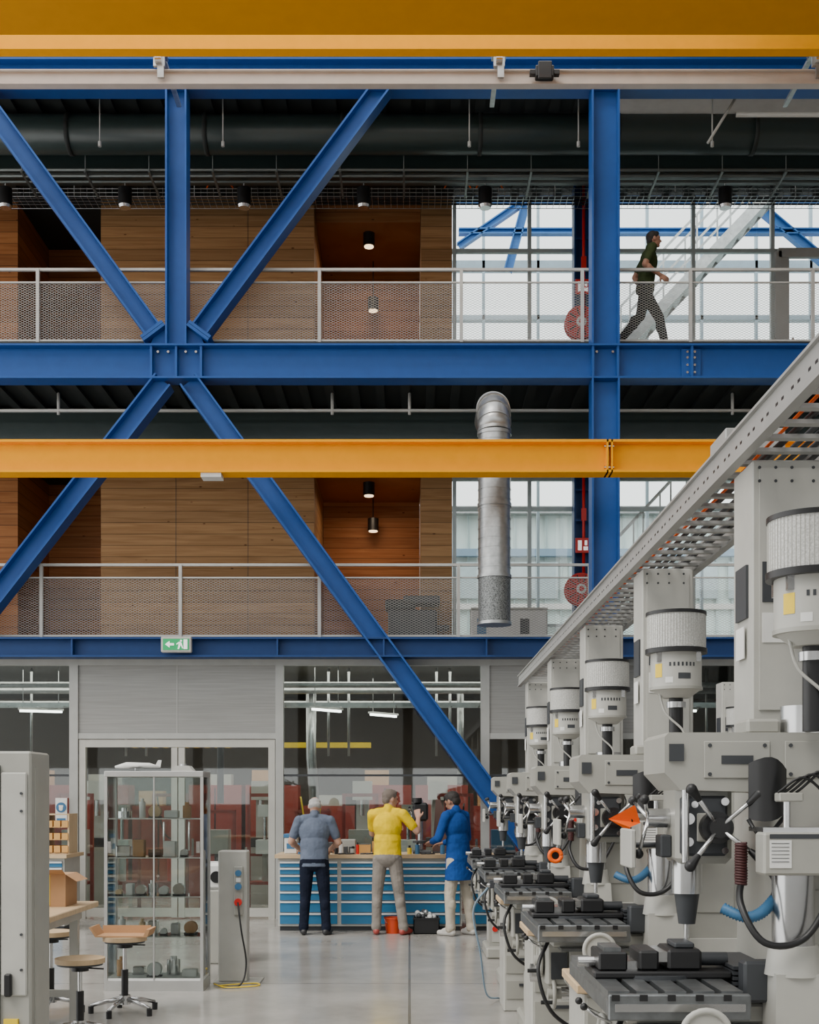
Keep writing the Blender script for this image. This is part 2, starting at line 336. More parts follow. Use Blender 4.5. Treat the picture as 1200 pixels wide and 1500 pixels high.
b.ibeam((-1,25,14.0),(12,25,14.0),0.35,0.25,LB); b.ibeam((1.0,25,13.2),(12,25,13.2),0.12,0.15,LB); b.ibeam((1.0,25,12.9),(2.6,25,14.0),0.14,0.15,LB); b.ibeam((2.0,25,12.4),(2.4,25,13.9),0.18,0.15,LB); b.ibeam((7.0,25,13.8),(8.9,25,12.2),0.2,0.15,LB)
GB=mat('outside_greyblue',(0.36,0.46,0.52),0.5)
b.box(0,12,27.0,27.2,13.3,13.5,GB); b.box(0,12,27.0,27.2,12.2,12.3,GB)
for i in range(10): b.box(0.4+i*1.2,0.46+i*1.2,27.0,27.1,0,15.5,GB)
b.obj('outside_steel_frame')
def stair(x0,z0,x1,z1,name):
    b=MB(); n=16
    for y in (23.4,24.4):
        u=Vector((x1-x0,0,z1-z0)); L=u.length; u.normalize(); v=Vector((-u.z,0,u.x)); c=Vector(((x0+x1)/2,y,(z0+z1)/2))
        b.obox(c,u,v,Vector((0,1,0)),L/2,0.10,0.01,GALV)
        for k in (0.55,1.05): b.obox(c+Vector((0,0,k)),u,v,Vector((0,1,0)),L/2,0.02,0.02,GALV)
        for i in range(0,n+1,3):
            t=i/n; x=x0+(x1-x0)*t; z=z0+(z1-z0)*t; b.box(x-0.015,x+0.015,y-0.015,y+0.015,z,z+1.05,GALV)
    for i in range(n): t=(i+.5)/n; x=x0+(x1-x0)*t; z=z0+(z1-z0)*t; b.box(x-0.13,x+0.13,23.42,24.38,z-0.015,z+0.015,GALV)
    b.box(x1-0.05,x1+1.2,23.4,24.4,z1-0.06,z1,GALV)
    b.box(x0-1.2,x0+0.05,23.4,24.4,z0-0.06,z0,GALV); b.obj(name)
stair(4.2,10.4,7.6,14.0,'external_staircase'); stair(3.4,5.0,6.2,8.0,'external_staircase.001')
# ------------------------------------------------------------ gallery services
b=MB()
b.tube([(-12,18.0,11.40),(9.4,18.0,11.40)],0.27,DUCTD,24)
for x in range(-11,9,2): b.tube([(x,18.0,11.40),(x+0.06,18.0,11.40)],0.285,DARKC,24)
b.box(-12,9.4,18.7,19.1,11.2,11.5,DUCTD)
for k,(y,z) in enumerate(((18.35,11.06),(18.45,11.02),(18.62,11.12),(18.7,11.18),(17.35,11.60),(18.9,11.16))): b.tube([(-12,y,z),(9.4,y,z)],0.022,PIPEG)
for i in range(22):
    x=-11.5+i*0.95; b.box(x,x+0.03,18.3,19.1,11.0,11.03,PIPEG); b.tube([(x+0.015,18.32,11.0),(x+0.015,18.32,11.72)],0.007,PIPEG,5)
b.tube([(-12,17.5,7.2),(9.4,17.5,7.2)],0.022,RAILM)
b.box(-12,9.4,18.2,18.9,7.0,7.4,DUCTD)
for y,z in ((17.8,7.28),(19.1,7.15),(19.3,7.2)): b.tube([(-12,y,z),(9.4,y,z)],0.02,PIPEG)
for x in (-5.0,-1.1,0.0,4.6): b.tube([(x,17.5,7.45),(x,17.5,7.2)],0.014,RAILM); b.tube([(x,17.5,7.44),(x,17.5,7.14)],0.022,RAILM)
b.tube([(4.6,17.3,11.3),(9.4,17.3,11.3)],0.035,LGREY); b.tube([(4.2,17.3,10.9),(4.6,17.3,11.55)],0.02,LGREY)
b.obj('ceiling_ducts')
b=MB()
for y in (19.4,19.8):
    for z in (11.18,11.24,11.3): b.tube([(-12,y,z),(9.4,y,z)],0.006,GALV,4)
for i in range(210): x=-12+i*0.1; b.add([(x,19.4,11.18),(x+0.008,19.4,11.18),(x+0.008,19.4,11.32),(x,19.4,11.32)],[(0,1,2,3)],GALV); b.add([(x,19.4,11.18),(x+0.008,19.4,11.18),(x+0.008,19.8,11.18),(x,19.8,11.18)],[(0,1,2,3)],GALV)
for y in (19.5,19.6,19.7): b.tube([(-12,y,11.2),(9.4,y,11.2)],0.015,BLACK,6)
for x,m in ((-3.2,ORANGE),(-2.2,BLACK),(0.55,ORANGE),(1.05,ORANGE),(1.6,BLACK),(5.3,BLACK)):
    for k in range(3): b.curve([(x,19.38,11.30),(x+0.1,19.33,11.40+0.03*k),(x+0.3,19.33,11.40+0.03*k),(x+0.42,19.38,11.3)],0.010,m,12,6)
for x in [-11+i*1.9 for i in range(11)]: b.tube([(x,19.42,11.2),(x,19.42,11.72)],0.008,GALV,5)
b.obj('wire_cable_tray')
b=MB(); b.cyl((0,0,-0.26),(0,0,0),0.105,BLACK,seg=24); b.cyl((0,0,-0.30),(0,0,-0.26),0.085,STEEL,r1=0.10,seg=24); b.cyl((0,0,-0.285),(0,0,-0.27),0.075,WHITE,seg=20); b.tube([(0,0,0),(0,0,0.62)],0.008,GALV,6)
dl=b.obj('pendant_downlight',(-6.25,19.0,11.10))
for x in (-4.40,-2.56,-0.71,1.17,3.0,4.88,6.75): inst(dl,'pendant_downlight',(x,19.0,11.10))
b=MB(); b.cyl((0,0,-0.22),(0,0,0),0.10,BLACK,seg=20); b.cyl((0,0,-0.235),(0,0,-0.22),0.08,LAMPW,seg=20)
cd=b.obj('ceiling_spotlight',(-0.70,21.2,11.42))
for x,y,z in ((-0.66,22.3,10.75),(-0.70,21.2,7.12),(-0.66,22.3,6.75)): inst(cd,'ceiling_spotlight',(x,y,z))
b=MB()
for z0,z1 in ((10.75,11.42),(6.75,7.12)): b.tube([(-0.66,22.3,z0),(-0.66,22.3,z1)],0.01,BLACK,6)
b.obj('spotlight_stems')
b=MB()
for x in (-4.4,-2.65,0.85,4.3,2.4):
    b.tube([(x,17.45,11.72),(x,17.45,11.0)],0.010,RAILM,6); b.cyl((x,17.45,10.93),(x,17.45,11.0),0.025,RAILM,seg=8)
b.obj('sprinkler_drops')
b=MB(); b.box(-0.35,0.45,20.0,20.45,3.9,4.75,DGREY,0.03); b.box(-0.4,0.1,20.0,20.4,4.75,4.92,BLACK,0.03); b.box(-0.1,0.5,20.0,20.4,4.85,4.98,DGREY,0.02); b.box(0.45,0.65,20.05,20.4,4.45,4.5,DGREY); b.obj('photocopier')
b=MB(); b.box(1.0,2.25,20.0,20.3,3.9,4.75,WHITE,0.02); b.box(1.1,1.25,19.99,20.0,4.35,4.6,HOSEB); b.box(1.8,1.95,19.99,20.0,4.35,4.6,DGREY); b.box(1.3,1.7,19.99,20.0,4.3,4.6,WHITEP); b.box(1.0,2.25,19.98,20.32,4.75,4.78,LGREY); b.obj('recycling_bin_unit')
# ------------------------------------------------------------ ventilation duct
b=MB(); dx,dy,r=1.13,16.35,0.215
b.cyl((dx,dy,4.6),(dx,dy,6.55),r,GALV,seg=36)
z=4.6
while z<6.5: b.cyl((dx,dy,z),(dx,dy,z+0.012),r+0.006,GALV,seg=36); z+=0.13
PM=mat('perforated_steel',(0.20,0.21,0.21),0.5,metal=0.6,var=0.7,scale=70)
b.cyl((dx,dy,4.0),(dx,dy,4.62),r,PM,seg=36)
for z in (3.98,4.6,5.55,6.5): b.cyl((dx,dy,z),(dx,dy,z+0.04),r+0.014,GALV,seg=36)
el=[(dx,dy+0.42-0.42*math.cos(a),6.55+0.42*math.sin(a)) for a in [i*math.pi/2/5 for i in range(6)]]
b.tube(el+[(dx,dy+0.95,6.97)],r,GALV,36)
for p,q in zip(el[:-1],el[1:]):
    d=(Vector(q)-Vector(p)).normalized()*0.02; b.cyl(Vector(p)-d,Vector(p)+d,r+0.012,GALV,seg=36)
b.obj('ventilation_duct')
# ------------------------------------------------------------ cranes
b=MB(); b.ibeam((-12,15.1,5.85),(12.9,15.1,5.85),0.40,0.26,YEL,tf=0.03)
for x in (-9.5,2.44):
    for k in (-0.035,0.02): b.box(x+k,x+k+0.02,14.97,15.23,5.65,6.05,YEL)
    for zz in (5.72,5.98): b.cyl((x+0.06,15.02,zz),(x-0.06,15.02,zz),0.018,STEEL,seg=6)
b.box(-2.55,-2.3,15.0,15.2,5.6,5.65,WHITE); b.obj('crane_runway_beam')
b=MB(); b.box(-12.9,12.9,11.9,12.6,9.58,10.4,YEL_SHADE); b.box(-12.9,12.9,11.84,12.66,9.54,9.58,YEL_SHADE); b.obj('crane_bridge_girder')
b=MB(); b.box(-12.9,12.9,14.5,14.52,10.53,11.0,YEL); b.box(-12.9,12.9,14.47,14.62,10.50,10.53,YEL); b.box(-12.9,12.9,14.47,14.62,11.0,11.03,YEL); b.obj('crane_rail_girder')
b=MB(); RL=mat('rail_aluminium',(0.50,0.45,0.41),0.4)
b.box(-12.9,12.9,15.44,15.46,10.64,10.80,RL); b.box(-12.9,12.9,15.40,15.50,10.80,10.815,RL); b.box(-12.9,12.9,15.38,15.50,10.62,10.645,RL)
for x in (-6.9,-3.13,1.12,5.1):
    b.box(x-0.09,x+0.09,15.3,15.5,10.97,11.06,STEEL); b.box(x-0.07,x+0.07,15.34,15.38,10.82,10.97,GALV); b.cyl((x-0.04,15.32,10.89),(x+0.04,15.32,10.89),0.05,STEEL); b.box(x-0.02,x+0.06,15.34,15.38,10.68,10.82,GALV)
    b.box(x-0.03,x+0.03,15.42,16.69,11.06,11.10,GALV)
b.box(1.57,1.80,15.28,15.40,10.66,10.80,BLACK,0.01); b.box(1.60,1.77,15.26,15.30,10.62,10.84,BLACK,0.01)
b.box(1.5,1.87,15.3,15.38,10.70,10.75,BLACK); b.obj('festoon_rail')
# ------------------------------------------------------------ ground partition
b=MB(); y0,y1=17.04,17.16
for x0,x1 in ((-9.4,-9.28),(-4.72,-4.60),(-1.86,-1.75),(0.99,1.11),(3.36,3.48),(5.6,5.72)): b.box(x0,x1,y0,y1,0,3.52,FRAME)
b.box(-12,9.5,y0,y1,3.52,3.615,FRAME)
for x0,x1 in ((-4.60,-1.86),(1.11,3.36)):
    b.box(x0,x1,y0+0.03,y1-0.03,2.58,3.52,PANEL); b.box(x0,x1,y0+0.01,y1-0.002,2.50,2.58,FRAME)
    xm=(x0+x1)/2; b.box(xm-0.006,xm+0.006,y0+0.026,y0+0.03,2.58,3.52,FRAME)
for x0,x1 in ((-12,-4.72),(-1.75,0.99),(3.48,5.6),(5.72,9.5),(1.11,3.36)):
    b.box(x0,x1,y0+0.05,y0+0.06,0.06,3.52 if x0!=1.11 else 2.5,GLW); b.box(x0,x1,y0+0.03,y0+0.08,1.98,2.01,DGREY); b.box(x0,x1,y0+0.002,y1-0.002,0,0.06,FRAME)
b.obj('wall_glazed_partition')
b=MB()
for x in (-4.59,-1.96): b.box(x,x+0.09,17.06,17.14,0.0,2.49,LGREY)
for x in (-3.31,-3.21): b.box(x,x+0.085,17.065,17.135,0.02,2.38,LGREY)
b.box(-4.50,-1.96,17.062,17.138,2.385,2.49,LGREY); b.box(-4.5,-3.31,17.07,17.13,0.03,0.15,LGREY); b.box(-3.125,-1.96,17.07,17.13,0.03,0.15,LGREY)
b.box(-4.5,-1.96,17.10,17.108,0.15,2.385,GLW)
for x in (-3.4,-3.05): b.tube([(x,17.0,0.95),(x,17.0,1.35)],0.014,STEEL)
b.obj('door_2')
# interior workshop behind glass
b=MB(); IW=mat('workshop_interior_wall',(0.07,0.055,0.045),0.8)
b.box(-12,13,24,24.2,0,3.62,IW); b.obj('wall_back')
b=MB()
for i in range(13):
    x=-7.5+i*0.95
    h=1.9 if i%3 else 1.55
    b.box(x,x+0.88,20.6,21.1,0.0,h,MAROON); b.box(x+0.43,x+0.45,20.59,20.6,0.1,h-0.05,BLACK); b.box(x+0.05,x+0.09,20.57,20.6,0.7,1.0,STEEL); b.box(x+0.36,x+0.39,20.57,20.6,0.8,1.1,WHITE)
    if i%2: b.box(x+0.1,x+0.5,20.65,20.95,h,h+0.25,CARD)
    else: b.box(x+0.2,x+0.7,20.65,20.95,h,h+0.18,GREY)
b.obj('locker_row')
b=MB()
for i in range(17):
    x=-7.5+i*0.72; h=1.5+0.25*(i%2)
    b.box(x,x+0.05,18.6,18.65,0,h,MAROON); b.box(x+0.5,x+0.55,18.6,18.65,0,h,MAROON); b.box(x,x+0.55,18.61,18.64,0.8,0.84,MAROON); b.box(x,x+0.55,18.61,18.64,h-0.05,h,MAROON)
    b.box(x+0.05,x+0.5,18.4,18.8,0.38,0.42,MAROON); b.cyl((x+0.28,18.6,0.42),(x+0.28,18.6,0.95),0.05,random.choice([WHITE,GREY,DGREY,RED]),seg=14)
    if i%3==0: b.box(x+0.1,x+0.45,18.5,18.8,0.84,1.2,random.choice([GREY,HOSEB,CARD]))
    if i%3==1:
        b.box(x+0.15,x+0.4,18.45,18.7,0.84,1.05,WHITE); b.cyl((x+0.28,18.55,1.05),(x+0.28,18.55,1.5),0.03,STEEL); b.box(x+0.18,x+0.38,18.45,18.65,1.4,1.58,random.choice([GREY,HOSEB,WHITE]))
    if i%3==2: b.curve([(x+0.1,18.5,1.7),(x+0.2,18.45,1.2),(x+0.35,18.45,1.1),(x+0.4,18.5,1.6)],0.012,random.choice([RED,YLAB,BLACK]))
b.obj('welding_screen_frames')
b=MB()
for x in (-6.4,-5.2,-2.6,-1.0,0.2,4.2):
    b.box(x,x+0.55,19.4,19.9,0,0.9,GREY); b.box(x+0.05,x+0.45,19.45,19.85,0.9,1.05,DGREY); b.box(x+0.15,x+0.35,19.6,19.85,1.05,1.9,LGREY); b.box(x+0.1,x+0.4,19.4,19.85,1.65,1.95,LGREY); b.cyl((x+0.25,19.5,1.4),(x+0.25,19.5,1.65),0.04,STEEL)
b.obj('workshop_drilling_machines')
b=MB()
for x,y,a in ((-7.2,18.0,0.4),(-5.4,18.0,0.4),(-3.9,19.5,0.4),(-1.2,17.8,0.9),(-0.4,18.9,0.9),(3.9,17.8,0.4)):
    u=Vector((math.cos(a),math.sin(a),0)); v=Vector((-math.sin(a),math.cos(a),0)); c=Vector((x,y,2.95))
    b.obox(c,u,v,Vector((0,0,1)),0.3,0.02,0.015,LAMP); b.obox(c+Vector((0,0,0.03)),u,v,Vector((0,0,1)),0.32,0.04,0.014,WHITE)
    for k in (-0.25,0.25): b.tube([c+u*k,c+u*k+Vector((0,0,0.66))],0.006,GALV,5)
b.obj('fluorescent_lights')
b=MB()
for y,z in ((17.6,3.3),(18.0,3.25),(18.8,3.35),(19.8,3.2)): b.tube([(-11,y,z),(9,y,z)],0.045,GALV,10)
for x in (-6.8,-5.6,-1.2,-0.9,0.4,0.6,-4.2,-3.9,4.4): b.tube([(x,18.2,3.6),(x,18.2,2.3)],0.02,GALV,8)
b.tube([(-1.45,18.1,3.25),(-1.45,18.1,2.3),(-1.38,18.1,1.3)],0.075,GALV,14)
b.tube([(0.75,18.1,3.25),(0.75,18.1,1.9)],0.05,GALV,12)
b.tube([(-2.8,18.2,3.25),(-2.8,18.2,1.6)],0.05,DGREY,12)
for i in range(40): x=-9+i*0.4; b.box(x,x+0.015,17.75,18.0,3.0,3.015,GALV)
b.box(-9,7,17.75,17.76,3.0,3.06,GALV); b.box(-9,7,17.99,18.0,3.0,3.06,GALV)
b.obj('workshop_extraction_pipes')
b=MB()
for i in range(10): b.box(-4.3+i*0.16,-4.3+i*0.16+0.08,19,19.2,2.46,2.56,YLAB); b.box(-4.3+i*0.16+0.08,-4.3+i*0.16+0.16,19,19.2,2.46,2.56,BLACK)
b.box(-2.0,-0.6,19.0,19.2,2.46,2.54,YLAB); b.box(-2.7,-2.0,19.05,19.15,2.47,2.53,DGREY); b.tube([(-2.3,19.1,2.5),(-2.3,19.1,3.62)],0.03,DGREY); b.obj('crane_reflection_beam')  # added beam standing in for the yellow crane's reflection in the glass
b=MB(); b.box(-3.36,-2.95,16.60,16.69,3.65,3.86,LGREY,0.01); b.box(-3.33,-2.98,16.59,16.60,3.68,3.83,GREEN)
b.prism([(-3.30,3.755),(-3.24,3.80),(-3.24,3.77),(-3.18,3.77),(-3.18,3.74),(-3.24,3.74),(-3.24,3.71)],16.582,16.59,SIGNW)
b.box(-3.05,-3.0,16.582,16.59,3.69,3.82,SIGNW); b.prism([(-3.13,3.69),(-3.11,3.69),(-3.09,3.75),(-3.07,3.70),(-3.055,3.70),(-3.08,3.78),(-3.11,3.79),(-3.15,3.76),(-3.145,3.75),(-3.115,3.765)],16.582,16.59,SIGNW); b.cyl((-3.085,16.582,3.803),(-3.085,16.59,3.803),0.014,SIGNW)
b.obj('exit_sign')
# ------------------------------------------------------------ workbench with drawers
def bench(x0,x1,name,cols):
    b=MB(); b.box(x0,x1,15.52,16.25,0.06,0.92,LGREY); b.box(x0+0.02,x1-0.02,15.56,16.2,0,0.06,DGREY)
    b.box(x0-0.04,x1+0.04,15.47,16.3,0.92,0.965,PLY)
    w=(x1-x0)/cols
    for c in range(cols):
        a=x0+c*w+0.025; e=x0+(c+1)*w-0.025; z=0.09
        for h in (0.15,0.15,0.12,0.12,0.09,0.09,0.08):
            b.box(a,e,15.50,15.52,z,z+h-0.012,BENCHB); b.box(a,e,15.485,15.50,z+h-0.034,z+h-0.014,WHITE); z+=h
    return b.obj(name)
bench(-1.66,0.66,'drawer_workbench',3); bench(-7.0,-4.36,'drawer_workbench.001',3)
bench(0.78,1.9,'drawer_workbench.002',1)
def sm(name,fn,bevel=0): b=MB(); fn(b); return b.obj(name,bevel=bevel)
def f(b):
    b.box(-1.60,-1.44,15.7,15.95,0.966,1.2,WHITE,0.01); b.box(-1.61,-1.43,15.69,15.96,1.17,1.22,HOSEB,0.008); b.box(-1.57,-1.47,15.695,15.70,1.03,1.1,HOSEB)
sm('storage_box',f)
def f(b): b.box(-0.66,-0.50,15.75,15.95,0.966,1.08,HON); b.box(-0.65,-0.51,15.76,15.94,1.08,1.085,DGREY); b.box(-0.48,-0.42,15.8,15.9,0.966,1.12,HON)
sm('wooden_tool_block',f)
def f(b):
    for x,r,h,m in ((-1.40,0.03,0.14,HOSEB),(-1.34,0.025,0.18,WHITE),(-0.93,0.025,0.1,BLACK),(-0.87,0.03,0.13,WHITE),(-0.72,0.035,0.07,GREY),(-0.66,0.02,0.12,RED),(0.10,0.03,0.12,HOSEB),(0.42,0.03,0.12,HOSEB),(0.0,0.03,0.08,YLAB)):
        b.cyl((x,15.62,0.966),(x,15.62,0.966+h),r,m); b.cyl((x,15.62,0.966+h),(x,15.62,0.966+h+0.03),r*0.5,BLACK)
    for x in (-0.9,-0.8,-0.55,-0.62,0.15,0.22): b.tube([(x,15.53,0.975),(x+0.1,15.58,0.975)],0.010,DGREY)
    for x in (-0.87,-0.78): b.box(x,x+0.07,15.8,15.95,0.966,1.05,DGREY)
    b.box(-0.90,-0.70,16.0,16.15,0.966,1.14,GREY,0.01); b.box(-1.30,-1.0,16.0,16.2,0.966,1.10,DGREY,0.01)
sm('bench_tools',f)
def f(b):
    b.box(0.04,0.28,15.7,16.1,0.966,1.0,DGREY,0.01); b.cyl((0.14,16.02,1.0),(0.14,16.02,1.66),0.035,STEEL); b.box(0.04,0.24,15.75,16.08,1.38,1.62,BLACK,0.03)
    b.cyl((0.1,15.8,1.62),(0.1,15.8,1.68),0.06,BLACK); b.cyl((0.13,15.82,1.38),(0.13,15.82,1.24),0.025,STEEL); b.cyl((0.13,15.85,1.10),(0.13,15.85,1.13),0.09,DGREY); b.box(0.11,0.16,15.85,16.02,1.09,1.12,DGREY)
    for a in (0.3,2.4,4.5): b.tube([(0.04,15.85,1.48),(0.0,15.85+0.12*math.cos(a),1.48+0.12*math.sin(a))],0.008,STEEL); b.sph((0.0,15.85+0.12*math.cos(a),1.48+0.12*math.sin(a)),0.016,BLACK)
sm('bench_drill_press',f)
def f(b): b.prism([(0.30,0.966),(0.56,0.966),(0.56,1.15),(0.40,1.66),(0.34,1.66)],15.95,16.0,mat('brown_plate',(0.10,0.055,0.045),0.5)); b.box(0.30,0.56,15.88,16.1,0.966,0.985,DGREY)
sm('fixture_plate',f)
def f(b):
    OR=mat('orange_red_plastic',(0.62,0.06,0.012),0.45)
    b.cyl((-0.20,15.28,0.0),(-0.20,15.28,0.20),0.09,OR,r1=0.115,seg=24,caps=False); b.cyl((-0.20,15.28,0),(-0.20,15.28,0.01),0.09,OR); b.cyl((-0.20,15.28,0.18),(-0.20,15.28,0.20),0.12,OR,seg=24,caps=False)
    b.curve([(-0.32,15.28,0.19),(-0.26,15.2,0.12),(-0.14,15.2,0.12),(-0.08,15.28,0.19)],0.005,STEEL); b.cyl((-0.20,15.28,0.15),(-0.20,15.28,0.155),0.105,DGREY)
sm('orange_bucket',f)
def f(b):
    b.box(0.05,0.37,15.15,15.43,0.0,0.012,BLACK)
    for q in ((0.05,0.37,15.15,15.16),(0.05,0.37,15.42,15.43),(0.05,0.06,15.15,15.43),(0.36,0.37,15.15,15.43)): b.box(q[0],q[1],q[2],q[3],0,0.2,BLACK)
    b.box(0.04,0.38,15.138,15.155,0.18,0.2,BLACK)
    for i in range(34): b.sph((random.uniform(0.09,0.33),random.uniform(15.19,15.39),random.uniform(0.12,0.26)),0.035,random.choice([GALV,WHITE,DGREY]),8,5)
sm('scrap_crate',f)
def f(b):
    b.box(-4.66,-4.36,15.7,16.1,0.966,0.98,PLY)
    for k in range(3):
        b.box(-4.66,-4.36,15.7,16.1,1.14+k*0.16,1.155+k*0.16,PLY)
        for j in range(3): b.box(-4.64+j*0.1,-4.56+j*0.1,15.68,15.9,0.985+k*0.16,1.07+k*0.16,HON)
    b.box(-4.67,-4.65,15.7,16.1,0.966,1.48,PLY); b.box(-4.37,-4.35,15.7,16.1,0.966,1.48,PLY)
sm('parts_shelf',f)
def f(b):
    b.box(-4.90,-4.74,17.0,17.01,1.33,1.68,WHITEP); b.cyl((-4.82,16.99,1.55),(-4.82,17.0,1.55),0.07,HOSEB,seg=24); b.box(-4.85,-4.79,16.985,16.99,1.55,1.58,WHITEP); b.sph((-4.82,16.988,1.53),0.03,WHITEP,10,6,(1,0.1,1)); b.box(-4.88,-4.76,16.99,17.0,1.37,1.40,HOSEB)
sm('safety_sign',f)
# ------------------------------------------------------------ left foreground
def f(b):
    b.box(-3.5,-2.15,6.98,7.34,0.0,1.94,GREY,0.012); b.box(-3.4,-2.34,6.95,6.98,0.12,1.86,GREY,0.01); b.box(-2.32,-2.17,6.965,6.98,0.55,1.82,LGREY,0.008)
    b.box(-2.15,-2.14,7.04,7.30,0.15,1.85,GREY); b.box(-2.29,-2.25,6.93,6.965,0.55,0.68,BLACK,0.008); b.box(-2.30,-2.22,6.96,6.985,0.30,0.42,YLAB)
    b.box(-2.42,-2.36,6.94,6.95,0.42,0.50,DGREY); b.box(-3.3,-2.36,6.945,6.95,1.02,1.03,DGREY); b.box(-2.336,-2.324,6.96,6.985,0.12,1.86,DGREY)
    for z in (0.7,0.9,1.6,1.7): b.cyl((-2.2,6.955,z),(-2.2,6.965,z),0.008,DGREY,seg=8)
    b.cyl((-2.7,7.1,1.94),(-2.7,7.1,1.99),0.10,DGREY); b.curve([(-3.2,7.1,1.94),(-2.9,7.05,2.05),(-2.6,7.1,2.02),(-2.4,7.1,1.94)],0.012,BLACK); b.curve([(-3.1,7.15,1.94),(-2.8,7.15,2.1),(-2.45,7.15,1.94)],0.008,BLACK)
sm('machine_enclosure',f)
def f(b):
    b.box(-4.0,-2.34,8.0,9.25,0.86,0.90,PLY,0.006); b.box(-3.9,-2.44,8.1,9.15,0.78,0.86,LGREY)
    for x in (-3.88,-2.52):
        for y in (8.08,9.1): b.box(x,x+0.06,y,y+0.06,0,0.80,LGREY)
    b.box(-3.85,-2.5,9.11,9.15,0.2,0.25,LGREY)
sm('work_table',f)
def f(b):
    b.box(-2.72,-2.45,8.75,9.05,0.901,1.13,CARD); b.add([(-2.45,8.75,1.13),(-2.45,9.05,1.13),(-2.37,9.05,1.08),(-2.37,8.75,1.08)],[(0,1,2,3)],CARD); b.add([(-2.72,8.75,1.13),(-2.45,8.75,1.13),(-2.45,8.66,1.17),(-2.72,8.66,1.17)],[(0,1,2,3)],CARD); b.box(-2.6,-2.56,8.748,8.75,0.91,1.13,YLAB)
sm('cardboard_box',f)
def f(b): b.box(-3.3,-2.8,8.3,8.8,0.901,0.99,DGREY,0.01); b.box(-3.2,-2.9,8.35,8.7,0.99,1.1,GREY,0.01)
sm('measuring_instrument',f)
def stool(h):
    b=MB(); b.cyl((0,0,h-0.035),(0,0,h),0.17,PLY,seg=36); b.cyl((0,0,h-0.05),(0,0,h-0.035),0.155,DGREY,seg=30); b.cyl((0,0,h-0.09),(0,0,h-0.05),0.06,BLACK,seg=20)
    b.cyl((0,0,0.28),(0,0,h-0.08),0.016,STEEL); b.cyl((0,0,0.10),(0,0,0.34),0.027,BLACK)
    b.cyl((0,0,0.07),(0,0,0.14),0.045,STEEL)
    b.tube([(0.05,0,h-0.07),(0.16,0.02,h-0.08)],0.006,BLACK,6)
    for i in range(5):
        a=i*2*math.pi/5+0.3; c,s_=math.cos(a),math.sin(a)
        b.tube([(0.03*c,0.03*s_,0.11),(0.15*c,0.15*s_,0.09),(0.26*c,0.26*s_,0.06)],[0.022,0.018,0.014],STEEL,8); b.cyl((0.26*c,0.26*s_,0.0),(0.26*c,0.26*s_,0.055),0.022,BLACK,seg=12)
    return b
stool(0.57).obj('swivel_stool',(-2.28,8.50,0)); stool(0.60).obj('swivel_stool.001',(-2.22,9.58,0),rot=0.4); stool(0.63).obj('swivel_stool.002',(-2.82,9.66,0),rot=0.8)
def f(b):
    z=0.602; b.prism([(-2.42,z),(-2.04,z),(-2.02,z+0.004),(-2.00,z+0.06),(-2.03,z+0.06),(-2.05,z+0.01),(-2.41,z+0.01),(-2.45,z+0.08),(-2.47,z+0.075)],9.46,9.70,CARD)
    b.box(-2.42,-2.04,9.695,9.70,z,z+0.07,CARD)
sm('open_cardboard_tray',f)
AL=mat('aluminium_frame',(0.50,0.50,0.49),0.35,metal=0.5)
def f(b):
    x0,x1,ya,yb=-2.65,-1.79,10.66,11.05
    b.box(x0,x1,ya,yb,0.0,0.09,AL); b.box(x0,x1,ya,yb,1.86,1.91,AL,0.004)
    for x in (x0,x1-0.026):
        for y in (ya,yb-0.026): b.box(x,x+0.026,y,y+0.026,0.09,1.86,AL)
    b.box(x0+0.01,x1-0.01,ya+0.01,yb-0.01,0.09,0.11,WHITE)
    xm=(x0+x1)/2; b.box(xm-0.006,xm+0.006,ya+0.004,ya+0.02,0.09,1.86,AL)
    for z in (1.49,1.15,0.81,0.46): b.box(x0+0.03,x1-0.03,ya+0.04,yb-0.03,z,z+0.010,GLC); b.box(x0+0.03,x1-0.03,ya+0.035,ya+0.041,z,z+0.010,WHITE); b.box(x0+0.03,x1-0.03,yb-0.03,yb-0.024,z,z+0.010,WHITE)
    b.box(x0+0.035,x1-0.035,ya+0.012,ya+0.017,0.11,1.86,GLC); b.box(x0+0.035,x1-0.035,yb-0.02,yb-0.015,0.11,1.86,GLC)
    b.box(x0+0.012,x0+0.017,ya+0.03,yb-0.03,0.11,1.86,GLC); b.box(x1-0.017,x1-0.012,ya+0.03,yb-0.03,0.11,1.86,GLC)
    b.cyl((xm+0.04,ya-0.02,1.0),(xm+0.04,ya+0.005,1.0),0.012,STEEL)
    for x in (x0+0.03,x1-0.06): b.box(x,x+0.03,ya-0.006,ya+0.01,1.2,1.3,STEEL)
sm('glass_display_cabinet',f)
b=MB()
for z in (0.111,0.471,0.821,1.161,1.501):
    x=-2.58
    while x<-1.95:
        w=random.uniform(0.05,0.13); h=random.uniform(0.04,0.15); y=random.uniform(10.74,10.88); m=random.choice([STEEL,GALV,WHITE,WHITE,PLY,DGREY,CARD,STEEL])
        t=random.random()
        if t<0.4: b.box(x,x+w,y,y+0.1,z,z+h,m,0.005)
        elif t<0.7: b.cyl((x+w/2,y+0.05,z),(x+w/2,y+0.05,z+h),w/2,m); b.cyl((x+w/2,y+0.05,z+h),(x+w/2,y+0.05,z+h+0.03),w/4,m)
        else: b.cyl((x+w/2,y,z+w/2),(x+w/2,y+0.07,z+w/2),w/2,m); b.box(x,x+w,y,y+0.07,z,z+0.012,DGREY)
        x+=w+random.uniform(0.015,0.05)
b.obj('machined_sample_parts')
